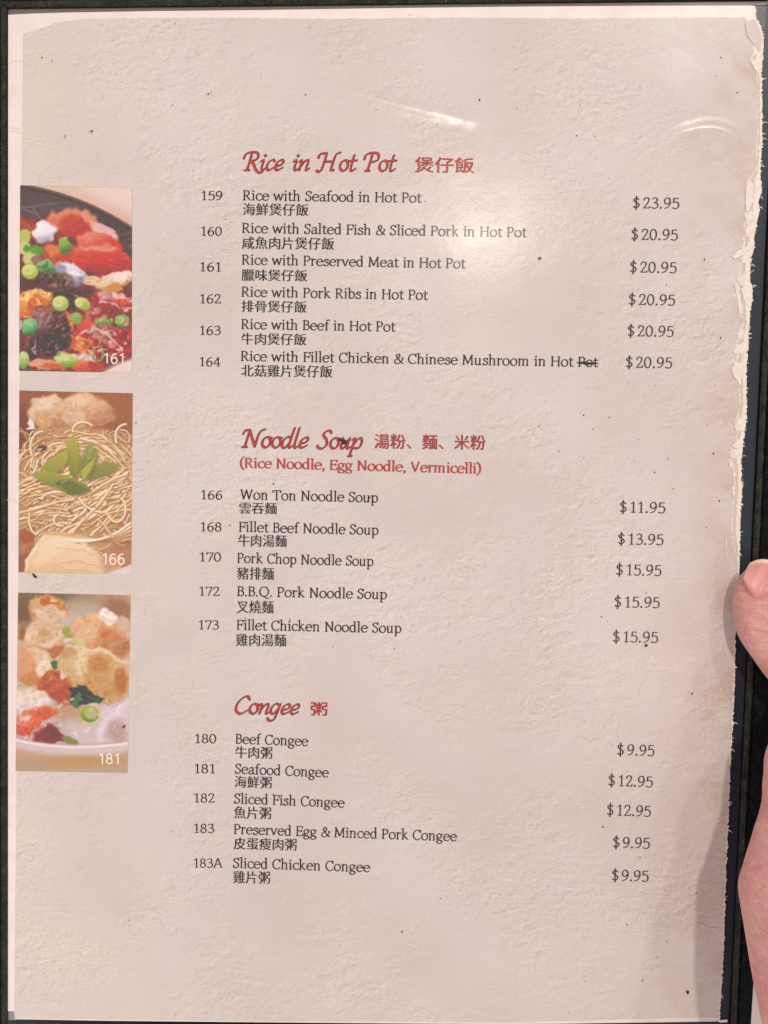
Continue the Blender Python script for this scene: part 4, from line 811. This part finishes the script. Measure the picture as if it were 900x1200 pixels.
flecks('print_stain', [(107, 154, 2.2, 1.3, .3, 0, 0, .000075, .00001), (76, 160, 1.8, 1.2, 1, 0, 0, .000075, .00001)], m_plain('stain', (.42, .33, .27), .8), False)
flecks('grease_spot', [(498, 236, .9, 1.2)], MAT['crumb'], False)

# peeling flaps of paper along the torn edge ------------------------
def flap(pts, z0, z1, mat, th=.00008):
    """a lifted scale of paper: rim resting low on the right, lip raised on the left"""
    q = []
    for (x, y), (x2, y2) in zip(pts, pts[1:]+pts[:1]):
        for k_ in range(3): q.append((x+(x2-x)*k_/3+rj.gauss(0, .25), y+(y2-y)*k_/3+rj.gauss(0, .3)))
    xs = [a for a, b in q]; mn, mx = min(xs), max(xs); cx = sum(xs)/len(xs); cy = sum(b for a, b in q)/len(q)
    def zz(x): t_ = (mx-x)/(mx-mn+1e-6); return z0+(z1-z0)*t_*t_
    vs = [P(x, y, zz(x)) for x, y in q]+[P(cx, cy, zz(cx)+.00012)]+[P(x, y, zz(x))-Vector((0, 0, th)) for x, y in q]; n = len(q)
    fs = [(i, (i+1) % n, n) for i in range(n)]+[(i, n+1+i, n+1+(i+1) % n, (i+1) % n) for i in range(n)]
    me = mesh('torn_flap', vs, fs); bm = bmesh.new(); bm.from_mesh(me); bmesh.ops.recalc_face_normals(bm, faces=bm.faces); bm.to_mesh(me); bm.free()
    o = link('torn_flap', me, mat, page); return o
Z0, Z1 = .00012, .00042
flap([(873, 26), (884, 22), (890, 34), (893.5, 48), (890, 62), (884, 52), (876, 42)], Z0, .0005, MAT['print'])
flap([(881, 74), (886, 66), (892, 58), (893, 78), (889, 86), (884, 80)], Z0, Z1, MAT['torn'])
flap([(874, 222), (879, 212), (884, 216), (883, 232), (879, 246), (874, 248)], Z0, Z1, MAT['torn'])
flap([(872, 250), (880, 246), (887, 256), (884, 274), (873, 278), (875, 262)], Z0, Z1, MAT['torn'])
flap([(857.5, 300), (866, 293), (880, 285), (882, 290), (872, 298), (861, 304)], Z0, .0006, MAT['torn'])
flap([(868, 304), (874, 294), (880, 296), (877, 306), (871, 309)], Z0, Z1, MAT['torn'])
flap([(863, 327), (872, 320), (876, 330), (870, 336)], Z0, Z1, MAT['torn'])
flap([(861, 332), (866, 330), (868, 346), (871, 366), (867, 368), (864, 352)], Z0, .0005, MAT['torn'])
flap([(868, 338), (880, 330), (882, 348), (878, 360), (871, 350)], Z0, Z1, MAT['torn'])
flap([(864, 392), (869, 382), (872, 390), (869, 398), (865, 397)], Z0, Z1, MAT['torn'])
flap([(859, 412), (866, 404), (872, 402), (871, 414), (862, 415)], Z0, Z1, MAT['torn'])
flap([(857.5, 432), (862, 424), (869, 425), (869, 440), (868, 452), (863, 444), (859, 440)], Z0, .00055, MAT['torn'])
flap([(861, 500), (865, 488), (869, 490), (870, 502), (864, 508)], Z0, Z1, MAT['torn'])
flap([(855, 535), (861, 526), (867, 530), (866, 537), (858, 537)], Z0, .00055, MAT['torn'])
flap([(854, 543), (858, 540), (860, 546), (856, 548)], Z0, Z1, MAT['torn'])
flap([(858, 522), (866, 514), (870, 520), (862, 526)], Z0, Z1, MAT['torn'])

# frayed fibres that stick out over the backing
V, F = [], []
for i in range(170):
    y = rj.uniform(30, 650) if rj.random() < .8 else rj.uniform(830, 1180); x = interp(OUT, y)-.5; L = rj.uniform(.8, 3.2) if rj.random() < .9 else rj.uniform(4, 7); a = rj.uniform(-1.1, 1.1)
    v, f = ribbon([(x, y), (x+L*.5*math.cos(a), y+L*.5*math.sin(a)), (x+L*math.cos(a+.3), y+L*math.sin(a+.3))], .7, -.00001+i*1e-7); b = len(V); V += v; F += [tuple(j+b for j in q) for q in f]
o = link('paper_fibre', mesh('paper_fibre', V, F), MAT['wht'], page); o['kind'] = 'stuff'

# ---------------------------------------------------------------- clear pocket sheet over the page
nx, ny = 420, 560
pxs = np.linspace(8.6, 907, nx); ys = np.linspace(3, 1204, ny)
GX, GY = np.meshgrid(np.linspace(0, 1, nx), ys); GX = 9+GX*(XR(GY)-11-9)
mm = 1/.236
Z = np.full(GX.shape, .00085)
def wave(sx, seed, amp): return amp*2*fbm(GX, GY, sx, seed, 2)
Z = Z+wave(230, 1, .00045)+wave(90, 4, .00010)+wave(40, 9, .000018)
CR = np.zeros(GX.shape)
def ridge(pts, w, amp, shine=1.0):
    global Z, CR
    p = catmull(pts, 6); D = np.full(GX.shape, 1e9); T = np.zeros(GX.shape); n = len(p)-1
    for i, ((ax, ay), (bx, by)) in enumerate(zip(p, p[1:])):
        t = np.clip(((GX-ax)*(bx-ax)+(GY-ay)*(by-ay))/((bx-ax)**2+(by-ay)**2), 0, 1); d = np.hypot(GX-ax-t*(bx-ax), GY-ay-t*(by-ay)); m = d < D; D[m] = d[m]; T[m] = ((i+t)/n)[m]
    k_ = np.sin(np.pi*np.clip(T, 0.02, .98))**.5; Z = Z+amp*np.exp(-(D/w)**2)*k_; CR = np.maximum(CR, shine*np.exp(-(D/(w*1.5))**4)*k_)
RIDGES = [([(355, 92), (400, 103), (460, 120), (550, 140)], 8, .00034), ([(776, 170), (800, 156), (835, 150), (862, 160), (876, 182)], 7.5, .00030), ([(715, 168), (740, 168)], 4, .00006),
          ([(196, 668), (206, 690), (220, 722)], 11, -.00020, .35), ([(165, 715), (195, 700), (215, 716)], 12, .00014, .3), ([(772, 745), (790, 768), (806, 780)], 15, -.00014, .2)]
for r_ in RIDGES: ridge(*r_)
Z = np.maximum(Z, .00072)
D3 = np.stack([(GX-450)/1200, (600-GY)/1200, -np.ones_like(GX)], -1) @ np.array(RM).T
tt = (Z-CL.z)/D3[..., 2]; co = np.array(CL)+D3*tt[..., None]
i = (np.arange(ny-1)[:, None]*nx+np.arange(nx-1)[None]).ravel(); f = np.stack([i, i+nx, i+nx+1, i+1], 1)
me = bpy.data.meshes.new('clear_pocket_sheet'); me.vertices.add(nx*ny); me.vertices.foreach_set('co', co.astype(np.float32).ravel())
me.loops.add(f.size); me.loops.foreach_set('vertex_index', f.ravel().astype(np.int32)); me.polygons.add(len(f)); me.polygons.foreach_set('loop_start', np.arange(0, f.size, 4, dtype=np.int32)); me.update(calc_edges=True); me.validate()
at = me.attributes.new('crease', 'FLOAT', 'POINT'); at.data.foreach_set('value', CR.astype(np.float32).ravel())
link('clear_pocket_sheet', me, MAT['sleeve'], folder, True)

# ---------------------------------------------------------------- the hand
MMS = .001
chain = {}
def ball(x, y, z, r): return (Vector(P(x, y, z*MMS)), r*MMS)
def capsule(bm, a, b, n=5):
    (ca, ra), (cb, rb) = a, b
    L = (cb-ca).length; k_ = max(2, int(L/(min(ra, rb)*.30)))
    for i in range(k_+1):
        t = i/k_; bmesh.ops.create_icosphere(bm, subdivisions=2, radius=ra+(rb-ra)*t, matrix=Matrix.Translation(ca.lerp(cb, t)))
bm = bmesh.new()
thumb = [ball(898, 697, 9.6, 8.9), ball(901, 712, 10.2, 9.9), ball(908, 732, 11.2, 10.4), ball(931, 762, 13.5, 10.7), ball(973, 796, 20.5, 10.9), ball(1008, 838, 30, 13.5)]
for a, b in zip(thumb, thumb[1:]): capsule(bm, a, b)
palm = [ball(1008, 838, 30, 13.5), ball(996, 905, 38, 20.0), ball(979, 962, 39, 17.4), ball(951, 1050, 41, 17.2), ball(966, 1140, 52, 16.5), ball(1010, 1240, 60, 20), ball(1050, 1340, 62, 22)]
for a, b in zip(palm, palm[1:]): capsule(bm, a, b)
back = [ball(1100, 800, 4, 13), ball(1110, 900, 8, 14), ball(1110, 1000, 14, 15), ball(1100, 1120, 26, 18), ball(1110, 1250, 34, 21), ball(1110, 1350, 38, 22)]
for a, b in zip(back, back[1:]): capsule(bm, a, b)
for a, b in zip(palm, back): capsule(bm, a, b)
capsule(bm, palm[1], back[2]); capsule(bm, palm[2], back[3])
for kf, (y, L) in enumerate(((760, 150), (845, 172), (930, 165), (1010, 130))):
    fin = [ball(1100, y+20, 2, 9.5), ball(1110, y, -10, 9), ball(1070, y-6, -20, 8.6), ball(1110-L, y-14, -15.2, 8.2), ball(1110-L-50, y-18, -12.6, 7.6)]
    for a, b in zip(fin, fin[1:]): capsule(bm, a, b)
me = bpy.data.meshes.new('hand'); bm.to_mesh(me); bm.free()
hand = link('hand', me, None)
hand['label'] = 'pink-skinned hand gripping the right edge of the menu folder with its thumb on top'; hand['category'] = 'hand'
md = hand.modifiers.new('r', 'REMESH'); md.mode = 'VOXEL'; md.voxel_size = .0011; md.use_smooth_shade = True
md = hand.modifiers.new('s', 'SMOOTH'); md.factor = .6; md.iterations = 14
md = hand.modifiers.new('d', 'SUBSURF'); md.levels = 1; md.render_levels = 1
bpy.context.view_layer.update(); dg = bpy.context.evaluated_depsgraph_get()
nm = bpy.data.meshes.new_from_object(hand.evaluated_get(dg)); hand.modifiers.clear(); hand.data = nm; nm.name = 'hand'; nm.materials.clear(); nm.materials.append(MAT['skin']); nm.shade_smooth()
# creases over the thumb joint and a fold round the nail, pressed into the skin
co = np.empty(len(nm.vertices)*3, np.float32); nm.vertices.foreach_get('co', co); co = co.reshape(-1, 3)
nr = np.empty(len(nm.vertices)*3, np.float32); nm.vertices.foreach_get('normal', nr); nr = nr.reshape(-1, 3)
rel = (co-np.array(CL)) @ np.array(RM); hx = 450+1200*rel[:, 0]/-rel[:, 2]; hy = 600-1200*rel[:, 1]/-rel[:, 2]
d = np.zeros(len(co)); upm = nr[:, 2] > .15
def press(pts, w, amp):
    global d
    p = catmull(pts, 4); D = np.full(len(co), 1e9)
    for (ax, ay), (bx, by) in zip(p, p[1:]):
        t = np.clip(((hx-ax)*(bx-ax)+(hy-ay)*(by-ay))/((bx-ax)**2+(by-ay)**2), 0, 1); D = np.minimum(D, np.hypot(hx-ax-t*(bx-ax), hy-ay-t*(by-ay)))
    d = d+amp*np.exp(-(D/w)**2)*upm
press([(863, 676), (864, 690), (870, 701), (881, 707), (893, 704), (905, 697), (915, 690)], 3.6, .00022)
press([(871, 692), (874, 698), (882, 701), (892, 698), (903, 692)], 3.2, -.00030)
for q in ([(884, 740), (892, 743), (902, 739)], [(886, 748), (895, 747), (906, 742)], [(890, 733), (897, 731), (905, 728)], [(893, 756), (902, 753), (910, 748)]): press(q, 2.4, -.00050)
co = co+nr*d[:, None]; nm.vertices.foreach_set('co', co.astype(np.float32).ravel()); nm.update()
# the nail
bv = BVHTree.FromPolygons([Vector(c) for c in co], [tuple(p.vertices) for p in nm.polygons])
def cast(q):
    dd = (RM @ Vector(((q.x-450)/1200, (600-q.y)/1200, -1))).normalized(); h = bv.ray_cast(CL, dd)[0]
    return h if h is not None and h.z > .009 else None
zc = None
U, V_ = 25, 31; ax = Vector((.27, -1.0)).normalized(); sd = Vector((1.0, .27)).normalized(); vs = []; cl = []
bc = Vector((888.5, 704.5)); HW, HL = 24, 50
for j in range(V_):
    for i in range(U):
        u = i/(U-1)*2-1; v = j/(V_-1)
        # square to rounded nail outline: round at the cuticle, gently arched at the free edge
        vv = v*HL; low = 16*(abs(u)**2.3); high = HL-9*abs(u)**2.2; t_ = low+(high-low)*v
        q = bc+sd*(u*HW*(1-.05*(1-v)-.16*v**3))+ax*t_
        hit = cast(q)
        if zc is None: zc = cast(bc+ax*9).z
        wmm = u*.0058; dome = zc+.00015-.0026*v*v-(.0092-math.sqrt(.0092**2-wmm**2))*.8
        if hit is None: z = dome
        else:
            z = max(dome, hit.z+.00012); e = v*7
            if e < 1: z = z*e+(hit.z-.00025)*(1-e)
            kk = min(1, max(0, (v-.84)/.14)); z = z*(1-kk)+max(dome, z-.0006)*kk
        vs.append((q.x, q.y, z))
        base = np.array([.62, .26, .24]); pale = np.array([.68, .40, .34]); tip = np.array([.78, .55, .42]); root = np.array([.58, .18, .18])
        c = base+(root-base)*max(0, 1-v*3.2)+(pale-base)*max(0, abs(u)-.55)*1.5
        k_ = min(1, max(0, (v-.89+.05*u*u)/.05)); c = c*(1-k_)+tip*k_; cl.append((*c, 1))
fs = [(j*U+i, j*U+i+1, (j+1)*U+i+1, (j+1)*U+i) for j in range(V_-1) for i in range(U-1)]
za = np.array([v[2] for v in vs]).reshape(V_, U)
for _ in range(3): za[1:-1] = (za[:-2]+2*za[1:-1]+za[2:])/4
vs = [P(v[0], v[1], float(z)) for v, z in zip(vs, za.ravel())]
rim = [j*U for j in range(V_-1)]+[(V_-1)*U+i for i in range(U-1)]+[j*U+U-1 for j in range(V_-1, 0, -1)]; n0 = len(vs)
for q_, i in enumerate(rim):
    vs.append(vs[i]-Vector((0, 0, .0006))); cl.append((.70, .42, .36, 1))
fs_skirt = [(rim[q_], rim[q_+1], n0+q_+1, n0+q_) for q_ in range(len(rim)-1)]
me = mesh('nail', vs, fs+fs_skirt); up(me); ca = me.color_attributes.new('Col', 'FLOAT_COLOR', 'POINT'); ca.data.foreach_set('color', np.array(cl, np.float32).ravel())
link('nail', me, MAT['nail'], hand, True)
